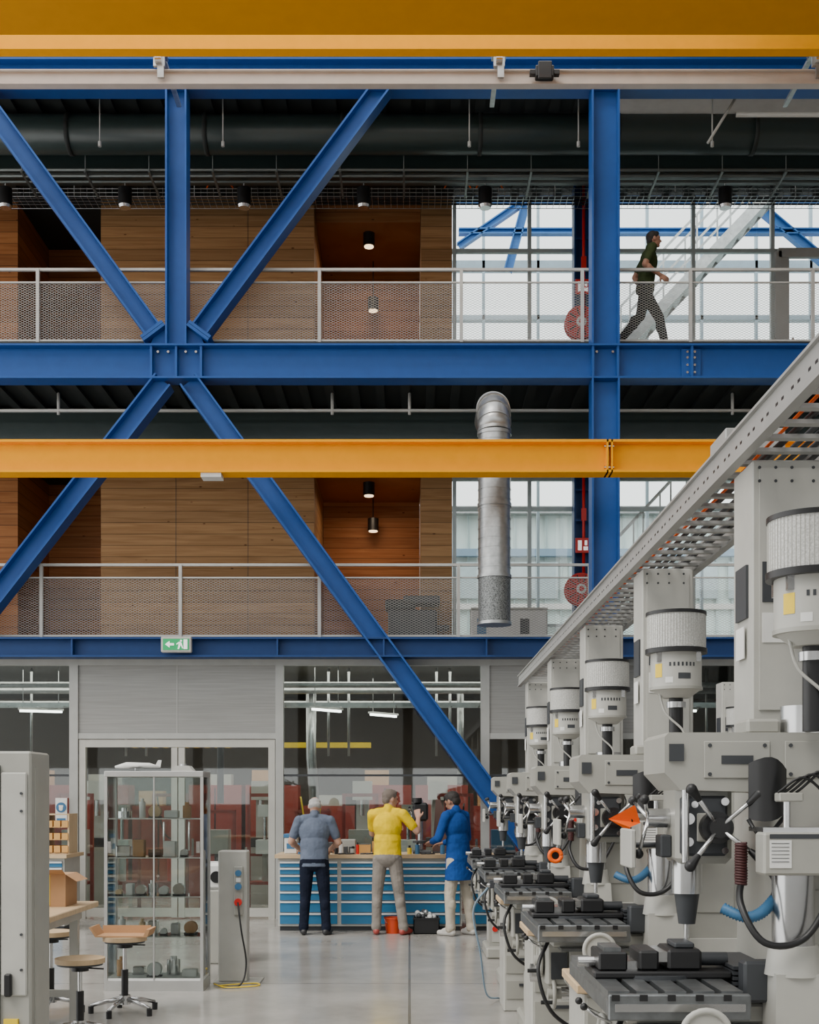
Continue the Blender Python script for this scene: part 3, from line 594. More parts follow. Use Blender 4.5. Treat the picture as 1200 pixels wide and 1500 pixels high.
def f(b):
    z=1.95; b.tube([(-2.6,10.85,z),(-2.5,10.85,z+0.015),(-2.3,10.85,z+0.015),(-2.2,10.85,z)],[0.01,0.028,0.022,0.006],WHITE,10)
    b.prism([(-2.47,z),(-2.36,z),(-2.36,z+0.008),(-2.47,z+0.008)],10.7,11.0,WHITE); b.prism([(-2.25,z),(-2.2,z),(-2.19,z+0.06),(-2.22,z+0.06)],10.845,10.855,WHITE); b.cyl((-2.42,10.85,1.911),(-2.42,10.85,z),0.006,STEEL); b.box(-2.46,-2.38,10.8,10.9,1.911,1.918,DGREY)
sm('model_aeroplane',f)
def f(b): b.prism([(-2.1,1.911),(-1.9,1.911),(-1.94,1.96),(-2.06,1.96)],10.8,10.95,LGREY); b.cyl((-2.0,10.87,1.96),(-2.0,10.87,1.975),0.03,STEEL)
sm('aluminium_casting',f)
def f(b):
    b.box(-1.73,-1.47,11.1,11.3,0.015,1.2,LGREY,0.01); b.box(-1.77,-1.35,11.06,11.4,0,0.015,GREY); b.box(-1.58,-1.50,11.06,11.1,0.62,1.06,GREY,0.006)
    b.cyl((-1.54,11.04,1.0),(-1.54,11.06,1.0),0.028,HOSEB); b.cyl((-1.54,11.03,0.88),(-1.54,11.06,0.88),0.03,HOSEB); b.cyl((-1.54,11.02,0.74),(-1.54,11.06,0.74),0.034,RED)
    b.box(-1.56,-1.52,11.05,11.06,0.92,0.96,WHITE); b.curve([(-1.54,11.02,0.74),(-1.5,10.95,0.5),(-1.46,10.98,0.2),(-1.5,10.9,0.02),(-1.65,10.85,0.012)],0.008,BLACK)
    b.curve([(-1.75,11.0,0.012),(-1.6,10.8,0.012),(-1.35,10.9,0.012),(-1.4,11.05,0.012),(-1.7,10.9,0.012)],0.006,YLAB)
sm('power_socket_pedestal',f)
def f(b):
    b.box(-2.1,-1.72,12.4,12.9,0,0.75,GREY,0.015); b.box(-2.1,-1.75,12.4,12.8,0.75,1.02,WHITE,0.03); b.box(-1.86,-1.77,12.38,12.4,0.8,0.97,DGREY); b.cyl((-1.95,12.39,0.88),(-1.95,12.4,0.88),0.06,BLACK)
    b.curve([(-1.7,12.4,0.5),(-1.66,12.2,0.25),(-1.72,12.0,0.06),(-1.6,11.9,0.012)],0.01,YLAB)
sm('benchtop_machine_on_cabinet',f)
# ------------------------------------------------------------ milling machines
def mill(seed=0):
    b=MB()
    b.box(0.80,1.85,-0.36,0.36,0.0,0.12,GREY,0.02)
    b.prism([(1.22,0.12),(1.84,0.12),(1.80,0.3),(1.78,1.70),(1.30,1.70),(1.26,1.5),(1.24,0.55),(1.16,0.3)],-0.25,0.25,GREY)
    b.prism([(0.84,0.12),(1.2,0.12),(1.2,0.56),(0.98,0.52),(0.84,0.40)],-0.22,0.22,GREY)
    b.box(1.35,1.70,-0.262,-0.25,0.35,0.95,LGREY,0.004); b.box(1.35,1.68,-0.262,-0.25,1.08,1.36,GREY,0.004)
    b.box(1.28,1.80,0.10,0.40,1.5,1.90,GREY,0.01)
    b.box(0.87,1.22,-0.226,-0.22,0.16,0.40,LGREY,0.002)
    b.prism([(0.84,0.66),(0.93,0.54),(1.24,0.50),(1.24,0.92),(0.84,0.90)],-0.19,0.19,GREY)
    b.cyl((0.98,0,0.3),(0.98,0,0.62),0.045,STEEL)
    b.box(0.74,1.22,-0.24,0.24,0.90,0.965,GREY,0.008); b.box(0.78,1.20,-0.30,0.30,0.885,0.90,DSTEEL)
    for k in range(7): b.box(1.12,1.26,-0.20,0.2,0.97+k*0.018,0.982+k*0.018,DGREY)
    b.box(0.64,1.10,-0.47,0.47,0.965,1.02,DSTEEL,0.005)
    for k in range(5): b.box(0.645+k*0.092,0.645+k*0.092+0.070,-0.46,0.46,1.02,1.045,DSTEEL)
    b.box(0.64,1.10,-0.50,-0.47,0.955,1.04,DSTEEL,0.005); b.box(0.66,1.08,-0.505,-0.50,0.985,1.01,STEEL)
    for k in range(5): b.box(0.65+k*0.09,0.675+k*0.09,-0.507,-0.50,1.02,1.04,BLACK)
    def wheel(c,ax,r,m=LGREY):
        c=Vector(c); ax=Vector(ax); a=ax.orthogonal().normalized(); e=ax.cross(a)
        pts=[c+(a*math.cos(t)+e*math.sin(t))*r for t in [i*2*math.pi/24 for i in range(25)]]
        b.tube(pts,0.011,m,8); b.cyl(c-ax*0.04,c+ax*0.03,0.028,m)
        b.cyl(c-ax*0.008,c,r*0.92,m,seg=28)
        b.cyl(c-ax*0.10,c-ax*0.04,0.035,STEEL); h=c+a*r*0.8; b.cyl(h,h+ax*0.07,0.011,BLACK,seg=10)
    wheel((0.93,-0.60,0.93),(0,-1,0),0.075); wheel((0.70,0.0,0.80),(-1,0,0),0.085); wheel((0.76,-0.12,0.64),(-1,0,0),0.07,GREY)
    b.box(0.72,0.84,-0.14,0.16,0.68,0.90,GREY,0.015); b.cyl((0.72,0.10,0.72),(0.66,0.10,0.72),0.05,STEEL)
    b.box(0.745,0.83,-0.147,-0.14,0.72,0.86,DGREY)
    for k in (-0.08,0.05): b.tube([(0.74,k,0.86),(0.66,k,0.9),(0.62,k,0.93)],0.006,STEEL,6); b.sph((0.62,k,0.93),0.014,BLACK,10,6)
    b.cyl((0.86,-0.24,0.74),(0.86,-0.19,0.74),0.055,LGREY); b.cyl((0.86,-0.27,0.74),(0.86,-0.24,0.74),0.03,BLACK)
    b.cyl((1.08,-0.24,0.70),(1.08,-0.19,0.70),0.045,DGREY); b.box(0.92,1.03,-0.20,-0.19,0.66,0.80,LGREY); b.box(0.93,1.02,-0.203,-0.20,0.74,0.79,YLAB)
    # vise
    b.box(0.64,1.12,-0.19,0.05,1.045,1.070,BLACK,0.006); b.box(0.66,0.76,-0.17,0.03,1.070,1.135,BLACK,0.006); b.box(0.90,1.02,-0.17,0.03,1.070,1.145,BLACK,0.010); b.box(0.80,0.87,-0.17,0.03,1.070,1.140,BLACK,0.008)
    b.box(0.76,0.80,-0.14,0.02,1.070,1.10,STEEL); b.cyl((1.02,-0.07,1.10),(1.13,-0.07,1.10),0.024,DGREY); b.cyl((0.60,-0.07,1.09),(0.66,-0.07,1.09),0.018,STEEL); b.box(0.87,0.90,-0.16,0.03,1.10,1.135,STEEL)
    b.box(0.68,0.74,-0.15,0.0,1.135,1.15,DSTEEL); b.box(0.93,1.0,-0.14,0.0,1.145,1.165,DGREY,0.005)
    b.cyl((0.87,-0.07,1.04),(0.87,-0.07,1.056),0.15,DGREY,seg=28)
    # ram & head
    b.prism([(0.90,1.90),(0.885,1.885),(0.885,1.76),(0.94,1.70),(1.75,1.68),(1.84,1.74),(1.84,1.88),(1.82,1.90)],-0.19,0.19,GREY)
    b.box(1.02,1.25,-0.196,-0.19,1.74,1.87,GREY,0.003); b.box(0.90,0.95,-0.200,-0.19,1.80,1.86,DGREY); b.box(1.3,1.7,-0.196,-0.19,1.74,1.87,GREY,0.003)
    for x in (1.04,1.23,1.32,1.68):
        for z in (1.755,1.855): b.cyl((x,-0.200,z),(x,-0.196,z),0.007,DGREY,seg=8)
    b.box(1.08,1.19,-0.199,-0.196,1.79,1.82,DGREY)
    b.cyl((1.42,-0.05,1.90),(1.42,-0.05,2.0),0.09,STEEL,seg=28); b.box(1.2,1.32,-0.08,0.08,1.90,1.955,GREY,0.01)
    b.box(0.94,1.14,-0.12,0.12,1.44,1.72,GREY,0.02); b.box(0.95,1.11,-0.17,-0.12,1.47,1.68,DGREY,0.01); b.box(1.0,1.09,-0.178,-0.17,1.52,1.62,GREY,0.004)
    b.cyl((1.0,-0.02,1.33),(1.0,-0.02,1.46),0.055,STEEL); b.cyl((1.0,-0.02,1.22),(1.0,-0.02,1.33),0.03,DGREY,r1=0.045); b.cyl((1.0,-0.02,1.165),(1.0,-0.02,1.22),0.010,STEEL)
    b.cyl((0.955,-0.20,1.45),(0.955,-0.20,1.70),0.013,STEEL); b.cyl((0.98,-0.17,1.70),(0.98,-0.17,1.76),0.02,BLACK)
    b.cyl((1.06,-0.23,1.57),(1.06,-0.17,1.57),0.055,BLACK,seg=24); b.cyl((1.06,-0.26,1.57),(1.06,-0.23,1.57),0.035,BLACK)
    for a in (2.25,0.75,4.0,5.6):
        p=Vector((1.06+0.15*math.cos(a),-0.29,1.57+0.15*math.sin(a))); b.tube([(1.06,-0.245,1.57),p],0.008,STEEL,8)
        d=(p-Vector((1.06,-0.245,1.57))).normalized(); b.cyl(p-d*0.03,p+d*0.02,0.010,BLACK,r1=0.02,seg=12); b.sph(p+d*0.02,0.020,BLACK,10,7)
    for (x,z,r) in ((0.97,1.52,0.016),(0.97,1.60,0.02),(0.99,1.65,0.012),(1.095,1.66,0.014),(1.095,1.49,0.012)): b.cyl((x,-0.19,z),(x,-0.17,z),r,STEEL,seg=14)
    b.cyl((0.94,0,1.60),(0.86,0,1.60),0.035,STEEL)
    for a in (0.5,2.6,4.7): b.tube([(0.865,0,1.60),(0.83,0.13*math.cos(a),1.60+0.13*math.sin(a))],0.007,STEEL,6); b.sph((0.83,0.13*math.cos(a),1.60+0.13*math.sin(a)),0.018,BLACK,10,6)
    b.box(0.90,0.94,-0.05,0.05,1.46,1.54,DGREY,0.005)
    n=7; vs=[]
    for i in range(n):
        t=i/(n-1); x=1.15+0.13*t; y=-0.28-0.05*math.sin(math.pi*t)
        vs+=[(x,y,1.60-0.02*math.sin(t*3)+0.03*t),(x,y,1.79+0.03*math.sin(math.pi*t)-0.02*t)]
    b.add(vs,[(2*i,2*i+2,2*i+3,2*i+1) for i in range(n-1)],BLACK,True); b.tube([(1.2,-0.19,1.68),(1.2,-0.31,1.68)],0.015,STEEL); b.tube([(1.15,-0.28,1.60),(1.19,-0.31,1.52),(1.27,-0.29,1.61)],0.008,BLACK)
    b.box(1.15,1.60,-0.46,-0.36,1.42,1.56,GREY,0.008); b.box(1.17,1.24,-0.464,-0.46,1.445,1.535,WHITEP); b.cyl((1.42,-0.48,1.49),(1.42,-0.46,1.49),0.014,RED); b.cyl((1.36,-0.475,1.49),(1.36,-0.46,1.49),0.01,BLACK); b.box(1.16,1.36,-0.42,-0.25,1.56,1.575,STEEL); b.box(1.17,1.42,-0.462,-0.46,1.54,1.555,DGREY)
    b.box(1.38,1.48,-0.36,-0.24,1.45,1.52,DGREY)
    b.cyl((1.25,-0.38,1.575),(1.25,-0.38,1.68),0.012,STEEL); b.box(1.22,1.30,-0.40,-0.34,1.66,1.69,GREY,0.004)
    for k in range(4): b.curve([(1.22+0.02*k,-0.38,1.69),(1.30+0.03*k,-0.40,1.74+0.01*k),(1.40+0.03*k,-0.36,1.66),(1.45,-0.34,1.56)],0.005,BLACK,16,5)
    for k in range(6): b.tube([(1.175,-0.465,1.525-k*0.012),(1.232,-0.465,1.525-k*0.012)],0.0012,DGREY,4)
    b.cyl((1.29,-0.32,1.18),(1.29,-0.32,1.42),0.07,STEEL,seg=28); b.cyl((1.29,-0.32,1.08),(1.29,-0.32,1.18),0.095,LGREY,r1=0.08,seg=28); b.prism([(1.16,0.12),(1.50,0.12),(1.42,0.5),(1.38,1.09),(1.21,1.09),(1.20,0.5)],-0.40,-0.25,LGREY)
    b.box(0.79,0.81,-0.06,0.16,1.42,1.56,LGREY,0.005); b.tube([(0.81,0.05,1.5),(0.95,0.1,1.5),(1.0,0.1,1.5)],0.01,DGREY)
    b.curve([(1.14,-0.25,1.42),(1.10,-0.37,1.32),(1.16,-0.44,1.20),(1.30,-0.43,1.22),(1.42,-0.42,1.42)],0.012,BLACK,30,8)
    pts=[(1.12+0.018*math.cos(i*0.8),-0.30+0.018*math.sin(i*0.8),1.52-0.14*i/119) for i in range(120)]
    b.tube(pts,0.005,mat('maroon_coil',(0.06,0.015,0.015),0.5),5)
    b.curve([(0.70,-0.40,0.95),(0.64,-0.50,0.82),(0.70,-0.52,0.62),(0.86,-0.45,0.50),(1.0,-0.3,0.45)],0.010,BLACK,26,8)
    b.box(1.13,1.24,-0.30,-0.22,0.98,1.12,DGREY,0.01)
    for z in (0.2,0.26,0.32): b.box(1.0,1.18,-0.230,-0.226,z,z+0.02,DGREY)
    b.cyl((0.90,-0.24,0.30),(0.90,-0.22,0.30),0.03,RED); b.box(0.835,0.84,-0.12,0.12,0.17,0.4,LGREY)
    return b
YS=[4.45,6.61,8.82,10.98,13.15]
m0=mill().obj('milling_machine',(0,YS[0],0))
for y in YS[1:]: inst(m0,'milling_machine',(0,y,0))
for y in YS[3:]: inst(m0,'milling_machine',(2.1,y,0))
b=MB()
b.cyl((0,0,0.18),(0,0,0.36),0.150,FILT,seg=40)
for i in range(64):
    a=i*2*math.pi/64; b.box(0.1505*math.cos(a)-0.001,0.1505*math.cos(a)+0.001,0.1505*math.sin(a)-0.001,0.1505*math.sin(a)+0.001,0.185,0.355,LGREY)
b.cyl((0,0,0.355),(0,0,0.372),0.155,BLACK,seg=40); b.cyl((0,0,0.158),(0,0,0.182),0.158,BLACK,seg=40)
b.cyl((0,0,-0.02),(0,0,0.16),0.130,LGREY,seg=40); b.cyl((0,0,-0.03),(0,0,-0.015),0.135,GREY,seg=40)
b.cyl((0,0,-0.07),(0,0,-0.03),0.07,LGREY,r1=0.12,seg=30)
for a in (0.6,2.5,3.8,5.5): b.box(0.13*math.cos(a)-0.012,0.13*math.cos(a)+0.012,0.13*math.sin(a)-0.012,0.13*math.sin(a)+0.012,0.11,0.19,STEEL)
def lab(z0,z1,a0,a1,m,r=0.1315):
    n=6; vs=[]
    for i in range(n+1):
        a=a0+(a1-a0)*i/n; vs+= [(r*math.cos(a),r*math.sin(a),z0),(r*math.cos(a),r*math.sin(a),z1)]
    b.add(vs,[(2*i,2*i+2,2*i+3,2*i+1) for i in range(n)],m,True)
lab(0.03,0.10,-2.7,-2.35,YLAB); lab(0.02,0.05,-1.7,-1.2,DGREY); lab(0.0,0.03,-2.2,-1.9,WHITEP)
for k in range(7): lab(0.085,0.105,-2.05+k*0.16,-1.97+k*0.16,DGREY)
b.cyl((0,0,-0.36),(0,0,-0.07),0.036,BLACK,seg=20); b.cyl((0,0,-0.12),(0,0,-0.09),0.05,STEEL)
b.tube([(0,0.02,0.08),(0,0.36,0.08)],0.02,LGREY)
b.curve([(-0.09,-0.02,-0.04),(-0.06,-0.03,-0.15),(0.03,-0.05,-0.25),(0.02,-0.03,-0.36)],0.006,LGREY,16,6)
fo=b.obj('mist_filter_unit',(1.38,4.2,2.26))
for y in YS[1:]: inst(fo,'mist_filter_unit',(1.38,y-0.25,2.26))
for y in YS[3:]: inst(fo,'mist_filter_unit',(3.48,y-0.25,2.26))
b=MB(); b.box(1.275,1.555,0.0,0.26,1.902,2.93,LGREY,0.006); b.box(1.30,1.53,-0.008,0,2.0,2.9,LGREY)
for z in (2.85,2.9):
    for x in (1.3,1.36,1.42,1.5): b.cyl((x,-0.01,z),(x,-0.006,z),0.006,DGREY,seg=8)
b.box(1.265,1.275,0.05,0.2,2.35,2.55,DGREY); b.box(1.262,1.266,0.07,0.18,2.2,2.32,WHITEP)
b.box(1.31,1.40,-0.012,-0.008,2.4,2.55,DGREY); b.box(1.31,1.40,-0.012,-0.008,2.25,2.36,WHITEP)
co=b.obj('machine_service_duct',(0,4.57,0))
for y in YS[1:]: inst(co,'machine_service_duct',(0,y+0.12,0))
for y in YS[3:]: inst(co,'machine_service_duct',(2.1,y+0.12,0))
b=MB(); TR=mat('tray_steel',(0.36,0.36,0.35),0.45,metal=0.3)
for x in (1.24,1.60): b.box(x-0.006,x+0.006,1.2,13.9,2.945,3.05,TR); b.box(x-0.02,x+0.02,1.2,13.9,2.935,2.945,TR); b.box(x-0.02,x+0.02,1.2,13.9,3.05,3.06,TR)
y=1.3
while y<13.8:
    b.box(1.25,1.59,y,y+0.04,2.95,2.965,TR); b.box(1.233,1.2335,y+0.03,y+0.055,2.99,3.0,BLACK); b.box(1.233,1.2335,y+0.095,y+0.12,2.99,3.0,BLACK); y+=0.17
for k,(x,m,r) in enumerate(((1.30,BLACK,0.012),(1.34,ORANGE,0.007),(1.38,BLACK,0.014),(1.43,DGREY,0.012),(1.47,BLACK,0.011),(1.52,DGREY,0.012),(1.56,BLACK,0.012))):
    b.curve([(x+random.uniform(-0.015,0.015),1.3+i*1.05,2.98+random.uniform(0,0.02)) for i in range(12)],r,m,60,6)
b.box(1.26,1.5,4.9,5.15,3.06,3.15,TR,0.005)
b.obj('overhead_cable_tray')
def f(b):
    b.box(0.74,1.14,5.25,5.7,0.0,0.84,LGREY,0.008); b.box(0.71,1.17,5.22,5.73,0.84,0.88,PLY,0.005)
    for z in (0.1,0.3,0.5,0.68): b.box(0.76,1.12,5.24,5.25,z,z+0.14,GREY); b.box(0.86,1.02,5.23,5.24,z+0.10,z+0.12,DGREY)
    b.cyl((0.9,5.45,0.88),(0.9,5.45,0.96),0.04,STEEL); b.box(0.98,1.08,5.35,5.5,0.88,0.93,DGREY); b.cyl((0.82,5.35,0.88),(0.82,5.35,0.95),0.03,mat('olive_pot',(0.3,0.3,0.1),0.5))
o=sm('tool_cabinet',f)
inst(o,'tool_cabinet.001',(0,2.2,0)); inst(o,'tool_cabinet.002',(0,4.4,0))
def hose():
    h=MB(); pts=[(1.06+0.17*t,-0.30-0.04*math.sin(t*3.1),1.28+0.03*t-0.04*math.sin(t*3.1)) for t in [i/40 for i in range(41)]]
    h.tube(pts,[0.016 if i%2 else 0.021 for i in range(41)],HOSEB,10); h.curve([(1.23,-0.30,1.31),(1.25,-0.28,1.36),(1.25,-0.2,1.40)],0.015,BLACK); return h
h0=hose().obj('corrugated_blue_hose',(0.0,YS[0],0.02)); inst(h0,'corrugated_blue_hose.001',(0,YS[1],0))
def f(b):
    b.add([(0.98,6.05,1.57),(1.12,6.10,1.64),(1.15,6.12,1.55),(1.08,6.02,1.53),(1.1,6.08,1.50)],[(0,1,2,3),(0,3,4)],ORANGE); b.tube([(1.1,6.1,1.56),(1.12,6.3,1.6)],0.01,BLACK)
sm('orange_guard_flap',f)
def f(b):
    c=Vector((1.0,8.42,1.28)); b.tube([c+Vector((0.04*math.cos(t),0,0.04*math.sin(t))) for t in [i*2*math.pi/20 for i in range(21)]],0.015,ORANGE,8); b.box(0.955,1.045,8.44,8.47,1.23,1.33,BLACK); b.tube([(1.0,8.46,1.33),(1.0,8.62,1.46)],0.01,BLACK)
sm('orange_guard_ring',f)
def f(b):
    b.curve([(0.62,9.5,1.0),(0.50,9.6,0.8),(0.56,9.7,0.45),(0.62,9.9,0.10),(0.75,10.2,0.012)],0.008,mat('pale_air_hose',(0.22,0.32,0.42),0.5),30,6)
    b.box(0.62,0.66,9.46,9.54,0.98,1.04,DGREY); b.cyl((0.60,9.5,1.0),(0.62,9.5,1.0),0.015,STEEL)
sm('air_hose',f)
# ------------------------------------------------------------ people
def ell_mesh(c,r,R,seg=20,rings=14):
    vs=[];F=[]
    for i in range(rings+1):
        t=math.pi*i/rings-math.pi/2
        for k in range(seg):
            p=2*math.pi*k/seg; v=Vector((r[0]*math.cos(t)*math.cos(p),r[1]*math.cos(t)*math.sin(p),r[2]*math.sin(t))); vs.append(Vector(c)+R@v)
    for i in range(rings):
        for k in range(seg): F.append((i*seg+k,i*seg+(k+1)%seg,(i+1)*seg+(k+1)%seg,(i+1)*seg+k))
    return vs,F
class Person:
    def __init__(s): s.prims=[]
    def ell(s,c,r,tag,R=None): s.prims.append(('e',Vector(c),r,R or Matrix.Identity(3),tag))
    def cap(s,a,b,ra,rb,tag): s.prims.append(('c',Vector(a),Vector(b),ra,rb,tag))
    def cone(s,z0,z1,c0,c1,r0,r1,tag): s.prims.append(('k',z0,z1,c0,c1,r0,r1,tag))
    def hand(s,w,d,n,side,tag,curl=0.5,k=1.0):
        w=Vector(w); d=Vector(d).normalized(); n=Vector(n); n=(n-d*n.dot(d)).normalized(); a=d.cross(n).normalized()*side
        for i,(off,L) in enumerate(((0.030,0.068),(0.011,0.076),(-0.009,0.071),(-0.028,0.055))):
            kb=w+d*0.088*k+a*off; s.cap(w+a*off*0.6+d*0.01,kb,0.016,0.0125,tag)
            d1=(d*math.cos(curl*0.7)+n*math.sin(curl*0.7)); d2=(d*math.cos(curl*1.7)+n*math.sin(curl*1.7))
            s.cap(kb,kb+d1*L*0.55+a*off*0.15,0.0105,0.0098,tag); s.cap(kb+d1*L*0.55+a*off*0.15,kb+d1*L*0.55+a*off*0.15+d2*L*0.5,0.0098,0.0085,tag)
        t0=w+d*0.02+a*0.028; t1=t0+(d*0.6+a*0.75+n*0.25).normalized()*0.042; t2=t1+(d*0.85+a*0.2+n*0.45).normalized()*0.035
        s.cap(t0,t1,0.015,0.012,tag); s.cap(t1,t2,0.0115,0.0095,tag)
    def head(s,c,yaw,pitch,hair,skin,style):
        c=Vector(c); R=(Matrix.Rotation(yaw,3,'Z')@Matrix.Rotation(pitch,3,'X'))
        P=lambda v:c+R@Vector(v)
        s.ell(c+R@Vector((0,-0.008,0.018)),(0.074,0.092,0.094),'skin',R); s.ell(P((0,0.022,-0.045)),(0.054,0.062,0.062),'skin',R); s.ell(P((0,0.055,-0.085)),(0.028,0.028,0.022),'skin',R)
        s.cap(P((0,0.083,0.008)),P((0,0.100,-0.024)),0.008,0.014,'skin'); s.ell(P((0,0.075,0.030)),(0.045,0.018,0.010),'skin',R)
        for x in (-1,1):
            s.ell(P((x*0.031,0.077,0.008)),(0.013,0.010,0.007),'eye',R); s.ell(P((x*0.076,-0.004,-0.005)),(0.010,0.020,0.032),'skin',R); s.ell(P((x*0.031,0.082,0.030)),(0.017,0.008,0.005),'hair',R)
        s.ell(P((0,0.082,-0.050)),(0.024,0.010,0.007),'lip',R)
        if style=='full':
            s.ell(P((0,-0.020,0.040)),(0.083,0.094,0.088),'hair',R); s.ell(P((0,-0.055,-0.01)),(0.068,0.052,0.065),'hair',R); s.ell(P((0,0.03,0.088)),(0.055,0.05,0.03),'hair',R)
        else:
            s.ell(P((0,-0.040,-0.002)),(0.081,0.066,0.050),'hair',R)
            s.ell(P((0,-0.045,0.035)),(0.076,0.062,0.050),'hair',R)
    def build(s,name,loc,rot,colors,voxel=0.0065):
        vs=[];fs=[]
        for p in s.prims:
            o=len(vs)
            if p[0]=='e': v,f_=ell_mesh(p[1],p[2],p[3])
            elif p[0]=='c':
                a,b_,ra,rb=p[1],p[2],p[3],p[4]; d=(b_-a); d=d.normalized() if d.length>1e-6 else Vector((0,0,1)); x=d.orthogonal().normalized(); y=d.cross(x); seg=14; v=[];n=0
                for (c0,r,rng) in ((a,ra,[-90,-60,-30,0]),(b_,rb,[0,30,60,90])):
                    for g in rng:
                        t=math.radians(g); n+=1
                        for k in range(seg): q=2*math.pi*k/seg; v.append(c0+d*math.sin(t)*r+(x*math.cos(q)+y*math.sin(q))*max(1e-5,math.cos(t)*r))
                f_=[(i*seg+k,i*seg+(k+1)%seg,(i+1)*seg+(k+1)%seg,(i+1)*seg+k) for i in range(n-1) for k in range(seg)]
            else:
                _,z0,z1,c0,c1,r0,r1,tg=p; seg=28; v=[]
                for (z,c,r) in ((z0,c0,(0.001,0.001)),(z0,c0,r0),(z1,c1,r1),(z1,c1,(0.001,0.001))):
                    for k in range(seg): q=2*math.pi*k/seg; v.append(Vector((c[0]+r[0]*math.cos(q),c[1]+r[1]*math.sin(q),z)))
                f_=[(i*seg+k,i*seg+(k+1)%seg,(i+1)*seg+(k+1)%seg,(i+1)*seg+k) for i in range(3) for k in range(seg)]
            vs+=v; fs+=[tuple(i+o for i in q) for q in f_]
        me=bpy.data.meshes.new(name+'_src'); me.from_pydata([tuple(v) for v in vs],[],fs)
        ob=bpy.data.objects.new(name+'_src',me); COL.objects.link(ob)
        r=ob.modifiers.new('r','REMESH'); r.mode='VOXEL'; r.voxel_size=voxel
        sm_=ob.modifiers.new('s','SMOOTH'); sm_.factor=0.5; sm_.iterations=3
        dg=bpy.context.evaluated_depsgraph_get(); dg.update()
        nm=bpy.data.meshes.new_from_object(ob.evaluated_get(dg)); bpy.data.objects.remove(ob)
        nf=len(nm.polygons); co=np.empty(nf*3); nm.polygons.foreach_get('center',co); co=co.reshape(-1,3)
        best=np.full(nf,1e9); tag=np.zeros(nf,dtype=int); tags=list(colors.keys())
        for p in s.prims:
            if p[0]=='e':
                q=(co-np.array(p[1]))@np.array(p[3]); rr=np.array(p[2]); k=np.linalg.norm(q/rr,axis=1); d=(k-1)*np.linalg.norm(q,axis=1)/np.maximum(k,1e-6); tg=p[4]
            elif p[0]=='c':
                a=np.array(p[1]); ab=np.array(p[2])-a; L2=max(ab@ab,1e-9); t=np.clip(((co-a)@ab)/L2,0,1); d=np.linalg.norm(co-a-t[:,None]*ab,axis=1)-(p[3]+(p[4]-p[3])*t); tg=p[5]
            else:
                _,z0,z1,c0,c1,r0,r1,tg=p; t=np.clip((co[:,2]-z0)/(z1-z0),0,1)
                cx=c0[0]+(c1[0]-c0[0])*t; cy=c0[1]+(c1[1]-c0[1])*t; rx=r0[0]+(r1[0]-r0[0])*t; ry=r0[1]+(r1[1]-r0[1])*t
                k=np.sqrt(((co[:,0]-cx)/rx)**2+((co[:,1]-cy)/ry)**2); d=(k-1)*np.minimum(rx,ry); dz=np.maximum(min(z0,z1)-co[:,2],co[:,2]-max(z0,z1)); d=np.maximum(d,dz)
            w=d<best; best[w]=d[w]; tag[w]=tags.index(tg)
        for t in tags: nm.materials.append(colors[t])
        nm.polygons.foreach_set('material_index',tag.astype(np.int32)); nm.polygons.foreach_set('use_smooth',[True]*nf); nm.update(); nm.name=name
        o=bpy.data.objects.new(name,nm); COL.objects.link(o); o.location=loc; o.rotation_euler[2]=rot; return o
def body(P,J,long_sleeve=False,lean=(0,0),loose=0.0):
    hip=Vector(J.get('pelvis',(0,0,0.94))); ch=Vector(J['chest'])
    sl,sr=Vector(J['shL']),Vector(J['shR']); nk=Vector(J['neck'])
    mid=hip.lerp(ch,0.45)
    P.ell(hip+Vector((0,-0.012,0.0)),(0.172,0.118,0.125),'pants'); P.ell(hip+Vector((0,0.0,0.075)),(0.162,0.112,0.06),'shirt')
    P.ell(mid,(0.155+loose,0.112+loose,0.17),'shirt'); P.ell(ch,(0.172+loose,0.118+loose,0.19),'shirt'); P.ell((ch+hip)/2+Vector((0,0,0.02)),(0.16+loose,0.112+loose,0.18),'shirt')
    P.cap(sl,sr,0.062,0.062,'shirt'); P.cap(sl.lerp(nk,0.3),nk+Vector((0,0,-0.02)),0.06,0.05,'shirt'); P.cap(sr.lerp(nk,0.3),nk+Vector((0,0,-0.02)),0.06,0.05,'shirt')
    P.cap(nk,Vector(J['head'])+Vector((0,-0.012,-0.05)),0.056,0.054,'skin'); P.cap(nk+Vector((0,-0.01,-0.005)),nk+Vector((0,-0.005,0.02)),0.062,0.060,'shirt')
    for s_ in 'LR':
        h=Vector(J['hip'+s_]); k=Vector(J['knee'+s_]); a=Vector(J['ank'+s_]); t=Vector(J['toe'+s_])
        P.cap(h,k,0.095,0.070,'pants'); P.cap(k,a.lerp(k,0.12),0.068,0.058,'pants'); P.ell(k.lerp(a,0.3)+Vector((0,-0.012,0)),(0.063,0.067,0.10),'pants'); P.cap(a.lerp(k,0.12),a.lerp(k,0.02),0.061,0.064,'pants')
        d=(t-a); heel=a+Vector((0,0,-0.045))-Vector((d.x,d.y,0)).normalized()*0.035
        P.cap(heel,t,0.040,0.034,'shoe'); P.cap(a,a.lerp(t,0.6),0.042,0.036,'shoe')
        sh=Vector(J['sh'+s_]); e=Vector(J['elb'+s_]); w=Vector(J['wr'+s_])
        P.cap(sh,e,0.056,0.043,'skin' if not long_sleeve else 'shirt')
        if long_sleeve: P.cap(sh,e,0.064,0.052,'shirt'); P.cap(e,w.lerp(e,0.08),0.052,0.040,'shirt'); P.cap(e,w,0.036,0.026,'skin')
        else: P.cap(sh,sh.lerp(e,0.68),0.066,0.060,'shirt'); P.cap(e,w,0.042,0.027,'skin'); P.ell(e.lerp(w,0.25),(0.043,0.043,0.05),'skin')
        P.hand(w,J.get('hd'+s_,w-e),J.get('hn'+s_,(0,0,-1)),1 if s_=='L' else -1,'skin',J.get('curl',0.5))
